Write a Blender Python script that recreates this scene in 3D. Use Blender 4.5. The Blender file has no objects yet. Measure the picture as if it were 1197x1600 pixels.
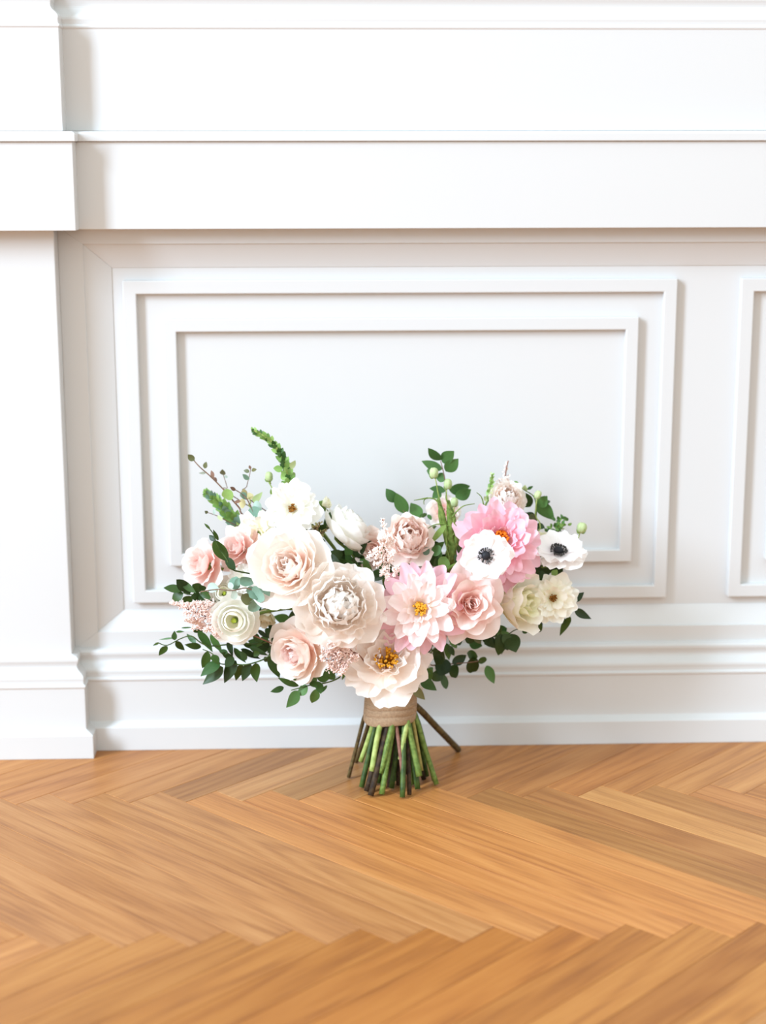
import bpy, bmesh, math, random
from mathutils import Vector, Matrix, Quaternion, noise
random.seed(11)
scene = bpy.context.scene
col = scene.collection
PI = math.pi

# ------------------------------------------------------------------ camera
F, PITCH, YAW, ROLL = 2625.4, 0.2196, 0.0351, -0.0011
CAM = Vector((0.0, -2.19975, 0.825))
cp, sp = math.cos(PITCH), math.sin(PITCH)
FWD = Vector((math.sin(YAW) * cp, math.cos(YAW) * cp, -sp))
r0 = Vector((math.cos(YAW), -math.sin(YAW), 0)); u0 = r0.cross(FWD)
RIGHT = r0 * math.cos(ROLL) + u0 * math.sin(ROLL)
UP = -r0 * math.sin(ROLL) + u0 * math.cos(ROLL)
cam = bpy.data.cameras.new('camera'); cam_o = bpy.data.objects.new('camera', cam); col.objects.link(cam_o)
M = Matrix((RIGHT, UP, -FWD)).transposed().to_4x4(); M.translation = CAM
cam_o.matrix_world = M
cam.sensor_fit = 'HORIZONTAL'; cam.sensor_width = 36; cam.lens = 36 * F / 1197
cam.clip_start = 0.05
cam.dof.use_dof = True; cam.dof.focus_distance = 2.06; cam.dof.aperture_fstop = 3.2
scene.camera = cam_o

# ------------------------------------------------------------------ light
scene.view_settings.view_transform = 'Standard'
scene.view_settings.look = 'None'
scene.view_settings.gamma = 1.0
scene.view_settings.use_curve_mapping = False
scene.view_settings.exposure = 0.33
scene.cycles.max_bounces = 20; scene.cycles.diffuse_bounces = 12; scene.cycles.transmission_bounces = 12
world = bpy.data.worlds.new('world'); scene.world = world; world.use_nodes = True
bg = world.node_tree.nodes['Background']
bg.inputs[0].default_value = (0.94, 1.0, 0.99, 1); bg.inputs[1].default_value = 1.06
kl = bpy.data.lights.new('window_daylight', 'AREA'); kl.shape = 'RECTANGLE'
kl.size = 1.35; kl.size_y = 4.0; kl.energy = 710; kl.color = (0.68, 0.83, 1.0)
ko = bpy.data.objects.new('window_daylight', kl); col.objects.link(ko)
ko.location = (-5.6, -4.0, 3.85)
ko.rotation_euler = (Vector((0.05, 0, 0.35)) - ko.location).to_track_quat('-Z', 'Y').to_euler()

# ------------------------------------------------------------------ helpers
def ray(x, y): return RIGHT * ((x - 598.5) / F) - UP * ((y - 800) / F) + FWD
def onY(x, y, Y):
    d = ray(x, y); return CAM + d * ((Y - CAM.y) / d.y)
def onZ(x, y, Z=0.0):
    d = ray(x, y); return CAM + d * ((Z - CAM.z) / d.z)
def mpp(p): return (p - CAM).dot(FWD) / F          # metres per photo pixel at a point

def mesh(name, verts, faces, mat, smooth=False, uv=None):
    me = bpy.data.meshes.new(name); me.from_pydata([tuple(v) for v in verts], [], faces)
    if mat: me.materials.append(mat)
    if smooth:
        for p in me.polygons: p.use_smooth = True
    if uv:
        l = me.uv_layers.new(name='UVMap')
        for lp in me.loops: l.data[lp.index].uv = uv[lp.vertex_index]
    me.update(); return me
def link(name, me, parent=None, **props):
    o = bpy.data.objects.new(name, me); col.objects.link(o)
    if parent: o.parent = parent
    for k, v in props.items(): o[k] = v
    return o

def new_mat(name):
    m = bpy.data.materials.new(name); m.use_nodes = True
    nt = m.node_tree; b = nt.nodes['Principled BSDF']
    return m, nt, b
def lin(r, g, b):
    f = lambda c: (c / 255 / 12.92) if c / 255 <= .04045 else ((c / 255 + .055) / 1.055) ** 2.4
    return (f(r), f(g), f(b), 1)

def paint_mat(name, colr, rough=.38):
    m, nt, b = new_mat(name)
    n = nt.nodes.new('ShaderNodeTexNoise'); n.inputs['Scale'].default_value = 260; n.inputs['Detail'].default_value = 2
    tc = nt.nodes.new('ShaderNodeTexCoord'); nt.links.new(tc.outputs['Object'], n.inputs['Vector'])
    bp = nt.nodes.new('ShaderNodeBump'); bp.inputs['Strength'].default_value = .03; bp.inputs['Distance'].default_value = .001
    nt.links.new(n.outputs['Fac'], bp.inputs['Height']); nt.links.new(bp.outputs['Normal'], b.inputs['Normal'])
    b.inputs['Base Color'].default_value = colr; b.inputs['Roughness'].default_value = rough
    b.inputs['Specular IOR Level'].default_value = .35
    return m
M_PAINT = paint_mat('white_paint', (.645, .645, .642, 1))

def wood_mat():
    m, nt, b = new_mat('oak'); N = nt.nodes; Lk = nt.links
    tc = N.new('ShaderNodeTexCoord'); oi = N.new('ShaderNodeObjectInfo')
    off = N.new('ShaderNodeVectorMath'); off.operation = 'MULTIPLY'; off.inputs[1].default_value = (37, 91, 53)
    Lk.new(oi.outputs['Random'], off.inputs[0])
    add = N.new('ShaderNodeVectorMath'); add.operation = 'ADD'
    Lk.new(tc.outputs['Object'], add.inputs[0]); Lk.new(off.outputs[0], add.inputs[1])
    def mp(s):
        x = N.new('ShaderNodeMapping'); x.inputs['Scale'].default_value = s; Lk.new(add.outputs[0], x.inputs[0]); return x.outputs[0]
    # cathedral figure: rings of a slowly wandering distance field
    n1 = N.new('ShaderNodeTexNoise'); n1.inputs['Scale'].default_value = 1; n1.inputs['Detail'].default_value = 1.5
    Lk.new(mp((1.1, 11, 4)), n1.inputs['Vector'])
    mul = N.new('ShaderNodeMath'); mul.operation = 'MULTIPLY'; mul.inputs[1].default_value = 75; Lk.new(n1.outputs['Fac'], mul.inputs[0])
    sn = N.new('ShaderNodeMath'); sn.operation = 'SINE'; Lk.new(mul.outputs[0], sn.inputs[0])
    mr = N.new('ShaderNodeMapRange'); mr.inputs[1].default_value = -1; mr.inputs[2].default_value = 1; Lk.new(sn.outputs[0], mr.inputs[0])
    n2 = N.new('ShaderNodeTexNoise'); n2.inputs['Scale'].default_value = 1; n2.inputs['Detail'].default_value = 4; n2.inputs['Roughness'].default_value = .65
    Lk.new(mp((10, 330, 40)), n2.inputs['Vector'])
    n3 = N.new('ShaderNodeTexNoise'); n3.inputs['Scale'].default_value = 1; n3.inputs['Detail'].default_value = 2
    Lk.new(mp((3, 30, 5)), n3.inputs['Vector'])
    st = N.new('ShaderNodeMapRange'); st.inputs[1].default_value = .36; st.inputs[2].default_value = .64; Lk.new(n2.outputs['Fac'], st.inputs[0])
    a = N.new('ShaderNodeMix'); a.data_type = 'FLOAT'; a.inputs[0].default_value = .58
    Lk.new(mr.outputs[0], a.inputs[2]); Lk.new(st.outputs[0], a.inputs[3])
    a2 = N.new('ShaderNodeMix'); a2.data_type = 'FLOAT'; a2.inputs[0].default_value = .42
    Lk.new(a.outputs[0], a2.inputs[2]); Lk.new(n3.outputs['Fac'], a2.inputs[3])
    cr = N.new('ShaderNodeValToRGB'); e = cr.color_ramp.elements
    e[0].position = .14; e[0].color = (.295, .116, .037, 1); e[1].position = .84; e[1].color = (.515, .247, .086, 1)
    x = e.new(.5); x.color = (.438, .190, .059, 1)
    Lk.new(a2.outputs[0], cr.inputs[0])
    mx = N.new('ShaderNodeMix'); mx.data_type = 'RGBA'; mx.blend_type = 'MULTIPLY'; mx.inputs[0].default_value = 1
    Lk.new(cr.outputs[0], mx.inputs[6]); Lk.new(oi.outputs['Color'], mx.inputs[7])
    Lk.new(mx.outputs[2], b.inputs['Base Color'])
    b.inputs['Roughness'].default_value = .42; b.inputs['Specular IOR Level'].default_value = .32
    bp = N.new('ShaderNodeBump'); bp.inputs['Strength'].default_value = .08; bp.inputs['Distance'].default_value = .0006
    Lk.new(n2.outputs['Fac'], bp.inputs['Height']); Lk.new(bp.outputs['Normal'], b.inputs['Normal'])
    return m
M_WOOD = wood_mat()

def petal_mat(name, base, mid, tip, trans=.25, vein=.02):
    """colour runs from the petal's base to its tip along the UV; fine veins."""
    m, nt, b = new_mat(name); N = nt.nodes; Lk = nt.links
    uvn = N.new('ShaderNodeUVMap'); sep = N.new('ShaderNodeSeparateXYZ'); Lk.new(uvn.outputs[0], sep.inputs[0])
    cr = N.new('ShaderNodeValToRGB'); e = cr.color_ramp.elements
    e[0].position = .05; e[0].color = lin(*base); e[1].position = .98; e[1].color = lin(*tip)
    x = e.new(.5); x.color = lin(*mid)
    Lk.new(sep.outputs[1], cr.inputs[0])
    mp = N.new('ShaderNodeMapping'); mp.inputs['Scale'].default_value = (26, 1.6, 1); Lk.new(uvn.outputs[0], mp.inputs[0])
    n = N.new('ShaderNodeTexNoise'); n.inputs['Scale'].default_value = 1; n.inputs['Detail'].default_value = 2; Lk.new(mp.outputs[0], n.inputs['Vector'])
    mr = N.new('ShaderNodeMapRange'); mr.inputs[3].default_value = 1 - vein * 2; mr.inputs[4].default_value = 1 + vein * .4; Lk.new(n.outputs['Fac'], mr.inputs[0])
    mx = N.new('ShaderNodeMix'); mx.data_type = 'RGBA'; mx.blend_type = 'MULTIPLY'; mx.inputs[0].default_value = 1
    Lk.new(cr.outputs[0], mx.inputs[6]); Lk.new(mr.outputs[0], mx.inputs[7])
    Lk.new(mx.outputs[2], b.inputs['Base Color'])
    b.inputs['Roughness'].default_value = .55; b.inputs['Specular IOR Level'].default_value = .25
    bp = N.new('ShaderNodeBump'); bp.inputs['Strength'].default_value = .12; bp.inputs['Distance'].default_value = .001
    Lk.new(n.outputs['Fac'], bp.inputs['Height']); Lk.new(bp.outputs['Normal'], b.inputs['Normal'])
    t = N.new('ShaderNodeBsdfTranslucent'); Lk.new(mx.outputs[2], t.inputs['Color'])
    ms = N.new('ShaderNodeMixShader'); ms.inputs[0].default_value = trans
    Lk.new(b.outputs[0], ms.inputs[1]); Lk.new(t.outputs[0], ms.inputs[2])
    Lk.new(ms.outputs[0], N['Material Output'].inputs['Surface'])
    return m
def leaf_mat(name, c1, c2, trans=.18, rough=.42):
    m, nt, b = new_mat(name); N = nt.nodes; Lk = nt.links
    oi = N.new('ShaderNodeObjectInfo'); uvn = N.new('ShaderNodeUVMap')
    n = N.new('ShaderNodeTexNoise'); n.inputs['Scale'].default_value = 6; Lk.new(uvn.outputs[0], n.inputs['Vector'])
    ad = N.new('ShaderNodeMath'); ad.operation = 'MULTIPLY_ADD'; ad.inputs[1].default_value = .75
    Lk.new(oi.outputs['Random'], ad.inputs[0])
    sc = N.new('ShaderNodeMath'); sc.operation = 'MULTIPLY'; sc.inputs[1].default_value = .3; Lk.new(n.outputs['Fac'], sc.inputs[0]); Lk.new(sc.outputs[0], ad.inputs[2])
    cr = N.new('ShaderNodeValToRGB'); cr.color_ramp.elements[0].color = lin(*c1); cr.color_ramp.elements[1].color = lin(*c2); Lk.new(ad.outputs[0], cr.inputs[0])
    Lk.new(cr.outputs[0], b.inputs['Base Color']); b.inputs['Roughness'].default_value = rough; b.inputs['Specular IOR Level'].default_value = .4
    t = N.new('ShaderNodeBsdfTranslucent'); Lk.new(cr.outputs[0], t.inputs['Color'])
    ms = N.new('ShaderNodeMixShader'); ms.inputs[0].default_value = trans
    Lk.new(b.outputs[0], ms.inputs[1]); Lk.new(t.outputs[0], ms.inputs[2])
    Lk.new(ms.outputs[0], N['Material Output'].inputs['Surface'])
    return m
def plain_mat(name, c1, c2=None, rough=.6, scale=300):
    m, nt, b = new_mat(name)
    b.inputs['Roughness'].default_value = rough; b.inputs['Specular IOR Level'].default_value = .3
    c2 = c2 or c1
    n = nt.nodes.new('ShaderNodeTexNoise'); n.inputs['Scale'].default_value = scale
    tc = nt.nodes.new('ShaderNodeTexCoord'); nt.links.new(tc.outputs['Object'], n.inputs['Vector'])
    cr = nt.nodes.new('ShaderNodeValToRGB'); cr.color_ramp.elements[0].position = .35; cr.color_ramp.elements[1].position = .65
    cr.color_ramp.elements[0].color = lin(*c1); cr.color_ramp.elements[1].color = lin(*c2)
    nt.links.new(n.outputs['Fac'], cr.inputs[0]); nt.links.new(cr.outputs[0], b.inputs['Base Color'])
    return m

# ------------------------------------------------------------------ floor: herringbone
P = 0.0715; O1 = -0.35925; Y1 = -0.151875
PW = P / math.sqrt(2); PL = 11 * PW
fl = link('floor', mesh('floor', [(x, y, z) for z in (-.05, -.0122) for x, y in ((-7, -11), (7, -11), (7, .24), (-7, .24))],
          [(0, 3, 2, 1), (4, 5, 6, 7), (0, 1, 5, 4), (1, 2, 6, 5), (2, 3, 7, 6), (3, 0, 4, 7)], M_WOOD),
          kind='structure', label='oak herringbone parquet floor')
fl.color = (.9, .86, .8, 1)
G, CH = .00022, .0005
def plank_data(clip=None, mat=None):
    bm = bmesh.new()
    x0, x1, y0, y1 = G, PL - G, G, PW - G
    lo = [bm.verts.new((x, y, -.012)) for x, y in ((x0, y0), (x1, y0), (x1, y1), (x0, y1))]
    md = [bm.verts.new((x, y, -CH)) for x, y in ((x0, y0), (x1, y0), (x1, y1), (x0, y1))]
    tp = [bm.verts.new((x, y, 0)) for x, y in ((x0 + CH, y0 + CH), (x1 - CH, y0 + CH), (x1 - CH, y1 - CH), (x0 + CH, y1 - CH))]
    bm.faces.new(lo[::-1]); bm.faces.new(tp)
    for a, b_ in ((lo, md), (md, tp)):
        for i in range(4): bm.faces.new((a[i], a[(i + 1) % 4], b_[(i + 1) % 4], b_[i]))
    if clip is not None:
        inv = mat.inverted()
        co = inv @ Vector((0, clip, 0)); no = (inv.to_3x3() @ Vector((0, 1, 0))).normalized()
        bmesh.ops.bisect_plane(bm, geom=bm.verts[:] + bm.edges[:] + bm.faces[:], plane_co=co, plane_no=no, clear_outer=True)
        ed = [e for e in bm.edges if e.is_boundary]
        if ed: bmesh.ops.holes_fill(bm, edges=ed)
        if not bm.faces: bm.free(); return None
    me = bpy.data.meshes.new('plank'); bm.to_mesh(me); bm.free(); me.materials.append(M_WOOD); return me
PLANK = plank_data()
TONE = {}   # (band, index) -> plank tone, with orange cast and reflected light painted into the centre and near planks
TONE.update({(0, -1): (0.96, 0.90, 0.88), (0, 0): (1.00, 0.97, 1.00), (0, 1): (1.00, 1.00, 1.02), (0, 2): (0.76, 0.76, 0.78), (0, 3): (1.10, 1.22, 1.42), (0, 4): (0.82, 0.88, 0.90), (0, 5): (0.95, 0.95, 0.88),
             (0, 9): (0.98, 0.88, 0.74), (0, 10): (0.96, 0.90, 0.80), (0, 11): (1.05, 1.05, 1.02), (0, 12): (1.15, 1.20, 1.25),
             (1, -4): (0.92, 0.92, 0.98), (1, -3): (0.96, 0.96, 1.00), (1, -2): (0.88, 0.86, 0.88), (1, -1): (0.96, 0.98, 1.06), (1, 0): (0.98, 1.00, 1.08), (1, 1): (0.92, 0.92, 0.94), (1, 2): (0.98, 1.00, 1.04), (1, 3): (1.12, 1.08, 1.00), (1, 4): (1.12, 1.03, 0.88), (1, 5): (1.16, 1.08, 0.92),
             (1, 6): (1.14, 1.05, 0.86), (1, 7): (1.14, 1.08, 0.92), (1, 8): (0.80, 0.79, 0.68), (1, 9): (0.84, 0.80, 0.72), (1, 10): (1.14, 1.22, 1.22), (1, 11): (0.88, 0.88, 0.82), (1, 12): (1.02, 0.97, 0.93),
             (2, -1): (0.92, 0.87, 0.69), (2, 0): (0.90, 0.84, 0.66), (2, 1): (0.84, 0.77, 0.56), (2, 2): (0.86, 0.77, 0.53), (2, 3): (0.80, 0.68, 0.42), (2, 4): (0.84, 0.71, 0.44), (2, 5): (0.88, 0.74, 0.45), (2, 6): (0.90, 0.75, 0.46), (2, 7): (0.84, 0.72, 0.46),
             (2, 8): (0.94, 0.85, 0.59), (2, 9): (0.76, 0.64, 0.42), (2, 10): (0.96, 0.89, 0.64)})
rp = random.Random(5)
rows = [(0, 1, O1, Y1)]
def put_plank(band, i, ox, oy, slash):
    """slash: '/' planks, else '\\' planks; ox, oy = tooth top of that row"""
    s = 1 / math.sqrt(2)
    tx = ox + i * P
    if band == 0:      # runs up-right from the tooth top, under the wall
        org = Vector((tx + P / 2, oy - P / 2, 0)); ang = PI / 4
    elif slash:        # runs down-left from the tooth top
        org = Vector((tx, oy, 0)); ang = PI / 4 + PI
    else:              # runs down-right
        org = Vector((tx - P / 2, oy - P / 2, 0)); ang = -PI / 4
    m = Matrix.Translation(org) @ Matrix.Rotation(ang, 4, 'Z')
    me = PLANK
    ys = [(m @ Vector(c)).y for c in ((0, 0, 0), (PL, 0, 0), (0, PW, 0), (PL, PW, 0))]
    if max(ys) > .027:
        me = plank_data(.027, m)
        if me is None: return
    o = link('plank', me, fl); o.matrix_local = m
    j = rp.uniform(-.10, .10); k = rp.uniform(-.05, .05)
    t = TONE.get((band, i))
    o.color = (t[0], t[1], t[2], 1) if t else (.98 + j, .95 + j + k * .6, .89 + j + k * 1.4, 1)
oy, ox = Y1, O1
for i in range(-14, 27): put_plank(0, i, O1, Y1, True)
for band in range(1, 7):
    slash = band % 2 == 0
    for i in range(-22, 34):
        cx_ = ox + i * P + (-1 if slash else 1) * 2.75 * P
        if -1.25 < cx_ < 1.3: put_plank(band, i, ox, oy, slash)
    # next row's tooth tops
    ox = ox + (-5.5 if slash else 5.5) * P; oy -= 5.5 * P
    if band == 1: ox -= 3 * P      # keep the row's indices as counted in the photograph
    

# ------------------------------------------------------------------ wall
def box(x0, x1, y0, y1, z0, z1):
    return ([(x, y, z) for z in (z0, z1) for x, y in ((x0, y0), (x1, y0), (x1, y1), (x0, y1))],
            [(0, 3, 2, 1), (4, 5, 6, 7), (0, 1, 5, 4), (1, 2, 6, 5), (2, 3, 7, 6), (3, 0, 4, 7)])
def bevel_mod(o, w=.0012, seg=2, ang=35):
    b = o.modifiers.new('bevel', 'BEVEL'); b.width = w; b.segments = seg; b.limit_method = 'ANGLE'; b.angle_limit = math.radians(ang)
def sweep(name, prof, path, mat, parent=None, closed_prof=True, bev=.0008, **props):
    """prof: (offset outwards, z) closed polygon; path: plan polyline (x, y, nx, ny) with mitred outward normals"""
    V, Fc = [], []; n = len(prof)
    for (x, y, nx, ny) in path:
        for (d, z) in prof: V.append((x + nx * d, y + ny * d, z))
    for k in range(len(path) - 1):
        for i in range(n):
            a, b_ = k * n + i, k * n + (i + 1) % n
            Fc.append((a, b_, b_ + n, a + n))
    Fc.append(tuple(range(n))[::-1]); Fc.append(tuple(range((len(path) - 1) * n, len(path) * n)))
    me = mesh(name, V, Fc, mat); bm = bmesh.new(); bm.from_mesh(me); bmesh.ops.recalc_face_normals(bm, faces=bm.faces); bm.to_mesh(me); bm.free()
    o = link(name, me, parent, **props)
    if bev: bevel_mod(o, bev)
    return o
SH = .028            # plane of the flat stiles (main wall); the pier stands DP further out
DP = .030; XP = -.3455
XR = 1.375           # next pier to the right
def arc(p0, p1, bulge, n=6):
    """curved profile from p0 to p1 with sideways bulge"""
    out = []
    for i in range(n + 1):
        t = i / n; x = p0[0] + (p1[0] - p0[0]) * t; z = p0[1] + (p1[1] - p0[1]) * t
        dx, dz = p1[0] - p0[0], p1[1] - p0[1]
        s = math.sin(PI * t) * bulge; out.append((x - dz * s, z + dx * s))
    return out
# offsets are distances in front of the stile plane
base_prof = [(-.02, 0), (.028, 0), (.028, .0333), (.018, .0392), (.018, .0968), (.0195, .0985), (.0195, .1012), (.0168, .1025)]
base_prof += arc((.0160, .1045), (.0118, .1180), -.22)[1:] + arc((.0118, .1180), (.0085, .1300), .22)[1:] + [(.0095, .1325), (.0095, .1363), (.007, .1386), (-.0, .1405), (-.02, .1405)]
band_prof = [(-.02, .7096), (.033, .7096), (.033, .8196), (-.02, .8196)]
cap_prof = [(-.02, .8198), (.0365, .8198), (.037, .8206), (.037, .8290), (.0355, .8312), (.033, .8325), (-.02, .8328)]
fascia_prof = [(-.02, .8328), (.020, .8328), (.020, .9580), (.0212, .9595), (.0212, .9620), (.0195, .9635)]
fascia_prof += arc((.0190, .9650), (.0150, .9780), -.2)[1:] + arc((.0150, .9780), (.0105, .9920), .22)[1:] + [(.0115, .9945), (.0115, .9995), (-.001, 1.003), (-.02, 1.003)]
def run_path(which):
    if which == 'back': return [(XP - .005, SH, 0, -1), (XR + .005, SH, 0, -1)]
    # pier: front plane at SH-DP, return on its right side
    yf = SH - DP
    return [(-1.35, yf, 0, -1), (XP, yf, 1, -1), (XP, .16, 1, 0)]
# body of the wall behind everything
V, Fc = box(-1.4, 1.9, .0435, .24, 0, 2.7)
wall = link('wall_back', mesh('wall_back', V, Fc, M_PAINT), kind='structure', label='white panelled wall')
def wall_part(name, V, Fc, bev=.0008):
    me = mesh(name, V, Fc, M_PAINT); bm = bmesh.new(); bm.from_mesh(me); bmesh.ops.recalc_face_normals(bm, faces=bm.faces); bm.to_mesh(me); bm.free()
    o = link(name, me, wall)
    if bev: bevel_mod(o, bev)
    return o
# flat stile and splayed surround of the recessed panel field (four mitred lengths)
xo0, xo1, zo0, zo1 = -.3133, 1.341, .1625, .6889      # inner edge of the flat stiles
xi0, xi1, zi0, zi1 = -.2788, 1.307, .1889, .6571      # inner edge of the splay
xa0, xa1, za0, za1 = XP, XR, .1390, .7120
def surround(side):
    A = {'l': ((xa0, za0), (xa0, za1), (xo0, zo1), (xo0, zo0), (xi0, zi1), (xi0, zi0)),
         'r': ((xa1, za1), (xa1, za0), (xo1, zo0), (xo1, zo1), (xi1, zi0), (xi1, zi1)),
         'b': ((xa1, za0), (xa0, za0), (xo0, zo0), (xo1, zo0), (xi0, zi0), (xi1, zi0)),
         't': ((xa0, za1), (xa1, za1), (xo1, zo1), (xo0, zo1), (xi1, zi1), (xi0, zi1))}[side]
    a0, a1, o1, o0, i1, i0 = A
    V = []
    for p0, p1, y in ((a0, a1, .0435), (a0, a1, SH), (o0, o1, SH), (o0, o1, SH + .0028), (i0, i1, .0425), (i0, i1, .0435)):
        V += [(p0[0], y, p0[1]), (p1[0], y, p1[1])]
    Fc = [(2 * k, 2 * k + 1, 2 * k + 3, 2 * k + 2) for k in range(5)] + [(10, 11, 1, 0), (0, 2, 4, 6, 8, 10), (1, 3, 5, 7, 9, 11)]
    return wall_part('panel_surround', V, Fc, .0005)
for s in 'lrbt': surround(s)
def frame(x0, x1, z0, z1, w, d0=.0095):
    """raised moulding frame, mitred into one ring"""
    yb = .0435; yf = yb - d0
    c = [(x0, z0), (x1, z0), (x1, z1), (x0, z1)]; q = [(x0 + w, z0 + w), (x1 - w, z0 + w), (x1 - w, z1 - w), (x0 + w, z1 - w)]
    V = [(p[0], y, p[1]) for y in (yb, yf) for p in c + q]; Fc = []
    for k in range(4):
        j = (k + 1) % 4
        Fc += [(8 + k, 8 + j, 12 + j, 12 + k), (k, j, 8 + j, 8 + k), (4 + k, 12 + k, 12 + j, 4 + j)]
    wall_part('panel_moulding', V, Fc, .0014)
frame(-.2646, .4715, .2008, .6408, .0178); frame(-.2128, .4213, .2526, .5900, .0172)
frame(.5571, 1.2932, .2008, .6408, .0178); frame(.6089, 1.2430, .2526, .5900, .0172)
bp_ = run_path('back'); pp = run_path('pier')
sweep('baseboard_back', base_prof, bp_, M_PAINT, kind='structure', label='tall white moulded baseboard under the panelled wall')
sweep('apron_band', band_prof, bp_, M_PAINT, wall)
sweep('ledge_cap', cap_prof, bp_, M_PAINT, wall, bev=.0006)
sweep('upper_fascia', fascia_prof, bp_, M_PAINT, wall)
V, Fc = box(-1.4, 1.9, SH + .0005, .0434, 1.003, 2.7); wall_part('upper_field', V, Fc)
# pier (projecting pilaster) at the left
V, Fc = box(-1.35, XP, SH - DP, .16, 0.0, 2.7)
pier = link('wall_left', mesh('wall_left', V, Fc, M_PAINT), kind='structure', label='projecting white pier beside the panelled wall'); bevel_mod(pier, .0012)
sweep('baseboard_left', base_prof, pp, M_PAINT, kind='structure', label='moulded white baseboard wrapping the projecting pier')
sweep('apron_band', band_prof, pp, M_PAINT, pier)
sweep('ledge_cap', cap_prof, pp, M_PAINT, pier, bev=.0006)
sweep('upper_fascia', fascia_prof, pp, M_PAINT, pier)
# matching pier past the right edge of the second panel
V, Fc = box(XR, 1.9, SH - DP, .16, 0.0, 2.7)
pr = link('wall_right', mesh('wall_right', V, Fc, M_PAINT), kind='structure', label='white pier closing the panelled wall'); bevel_mod(pr, .0012)

ppr = [(XR, .16, -1, 0), (XR, SH - DP, -1, -1), (1.9, SH - DP, 0, -1)]
sweep('baseboard_right', base_prof, ppr, M_PAINT, kind='structure', label='moulded white baseboard around the far pier')
sweep('apron_band', band_prof, ppr, M_PAINT, pr); sweep('ledge_cap', cap_prof, ppr, M_PAINT, pr, bev=.0006); sweep('upper_fascia', fascia_prof, ppr, M_PAINT, pr)

# ================================================================== bouquet
# materials
PM = {
 'white':   petal_mat('petal_white', (253, 251, 236), (254, 253, 247), (255, 254, 251), .26),
 'ivory':   petal_mat('petal_ivory', (250, 247, 218), (254, 251, 238), (255, 253, 246), .26),
 'cream':   petal_mat('petal_cream', (236, 232, 176), (251, 247, 222), (253, 250, 236), .26),
 'peony':   petal_mat('petal_peony', (255, 238, 220), (255, 248, 241), (255, 252, 249), .26),
 'rose':    petal_mat('petal_garden_rose', (255, 226, 208), (255, 243, 234), (255, 250, 246), .26),
 'blush':   petal_mat('petal_blush', (253, 214, 202), (253, 232, 225), (254, 241, 237), .26),
 'dusty':   petal_mat('petal_dusty', (248, 214, 200), (252, 232, 222), (253, 240, 232), .26),
 'pink':    petal_mat('petal_pink', (253, 238, 230), (252, 220, 226), (252, 212, 225), .26),
 'pinkin':  petal_mat('petal_pink_inner', (254, 245, 228), (254, 242, 240), (255, 246, 245), .26),
 'deep':    petal_mat('petal_deep_pink', (249, 182, 198), (251, 203, 215), (252, 216, 226), .26),
 'anem':    petal_mat('petal_anemone', (250, 243, 245), (254, 251, 249), (255, 253, 251), .26),
 'lime':    petal_mat('petal_lime', (224, 230, 150), (246, 245, 204), (252, 250, 230), .26),
}
LM = {
 'dark':  leaf_mat('leaf_dark', (24, 44, 15), (62, 92, 36)),
 'mid':   leaf_mat('leaf_mid', (48, 84, 38), (92, 134, 70)),
 'fresh': leaf_mat('leaf_fresh', (112, 156, 76), (166, 200, 116), .25),
 'euc':   leaf_mat('leaf_eucalyptus', (92, 128, 106), (150, 182, 162), .15, .6),
 'pale':  leaf_mat('leaf_pale', (186, 208, 146), (218, 230, 176), .28),
 'silver': leaf_mat('leaf_silver', (172, 200, 186), (210, 226, 218), .2, .6),
 'olive': leaf_mat('leaf_olive', (84, 92, 56), (122, 120, 78), .15),
 'rust':  leaf_mat('leaf_rust', (112, 82, 66), (150, 112, 92), .15),
 'tan':   leaf_mat('leaf_tan', (196, 184, 128), (222, 210, 160), .2),
}
SM = {
 'green':  plain_mat('stem_green', (88, 112, 46), (122, 144, 70), .5, 220),
 'light':  plain_mat('stem_light', (138, 158, 78), (176, 190, 112), .45, 120),
 'dkgreen': plain_mat('stem_dark_green', (44, 66, 24), (76, 98, 42), .5, 120),
 'brown':  plain_mat('stem_brown', (70, 54, 30), (104, 88, 52), .7, 160),
 'dkbrown': plain_mat('stem_dark_brown', (38, 26, 16), (72, 54, 32), .7, 160),
 'mauve':  plain_mat('stem_mauve', (118, 76, 62), (150, 106, 90), .6, 160),
 'tan':    plain_mat('stem_tan', (140, 128, 66), (172, 156, 90), .6, 160),
 'twig':   plain_mat('twig', (110, 84, 70), (140, 112, 92), .6, 160),
}
M_YEL = plain_mat('stamen_yellow', (206, 136, 22), (232, 176, 52), .7, 400)
M_ORG = plain_mat('stamen_orange', (206, 92, 8), (232, 134, 22), .7, 400)
M_BRN = plain_mat('stamen_brown', (96, 58, 16), (172, 112, 30), .7, 400)
M_BLK = plain_mat('anemone_black', (20, 20, 24), (44, 44, 50), .6, 300)
M_BLK2 = plain_mat('anemone_anther', (28, 28, 32), (92, 90, 84), .7, 500)
M_GRN = plain_mat('ranunculus_green', (150, 172, 40), (190, 200, 80), .6, 300)
M_AST = plain_mat('astilbe_blush', (240, 220, 210), (252, 240, 233), .8, 260)
M_AST2 = plain_mat('astilbe_dusty', (230, 202, 192), (248, 230, 222), .8, 260)
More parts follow.
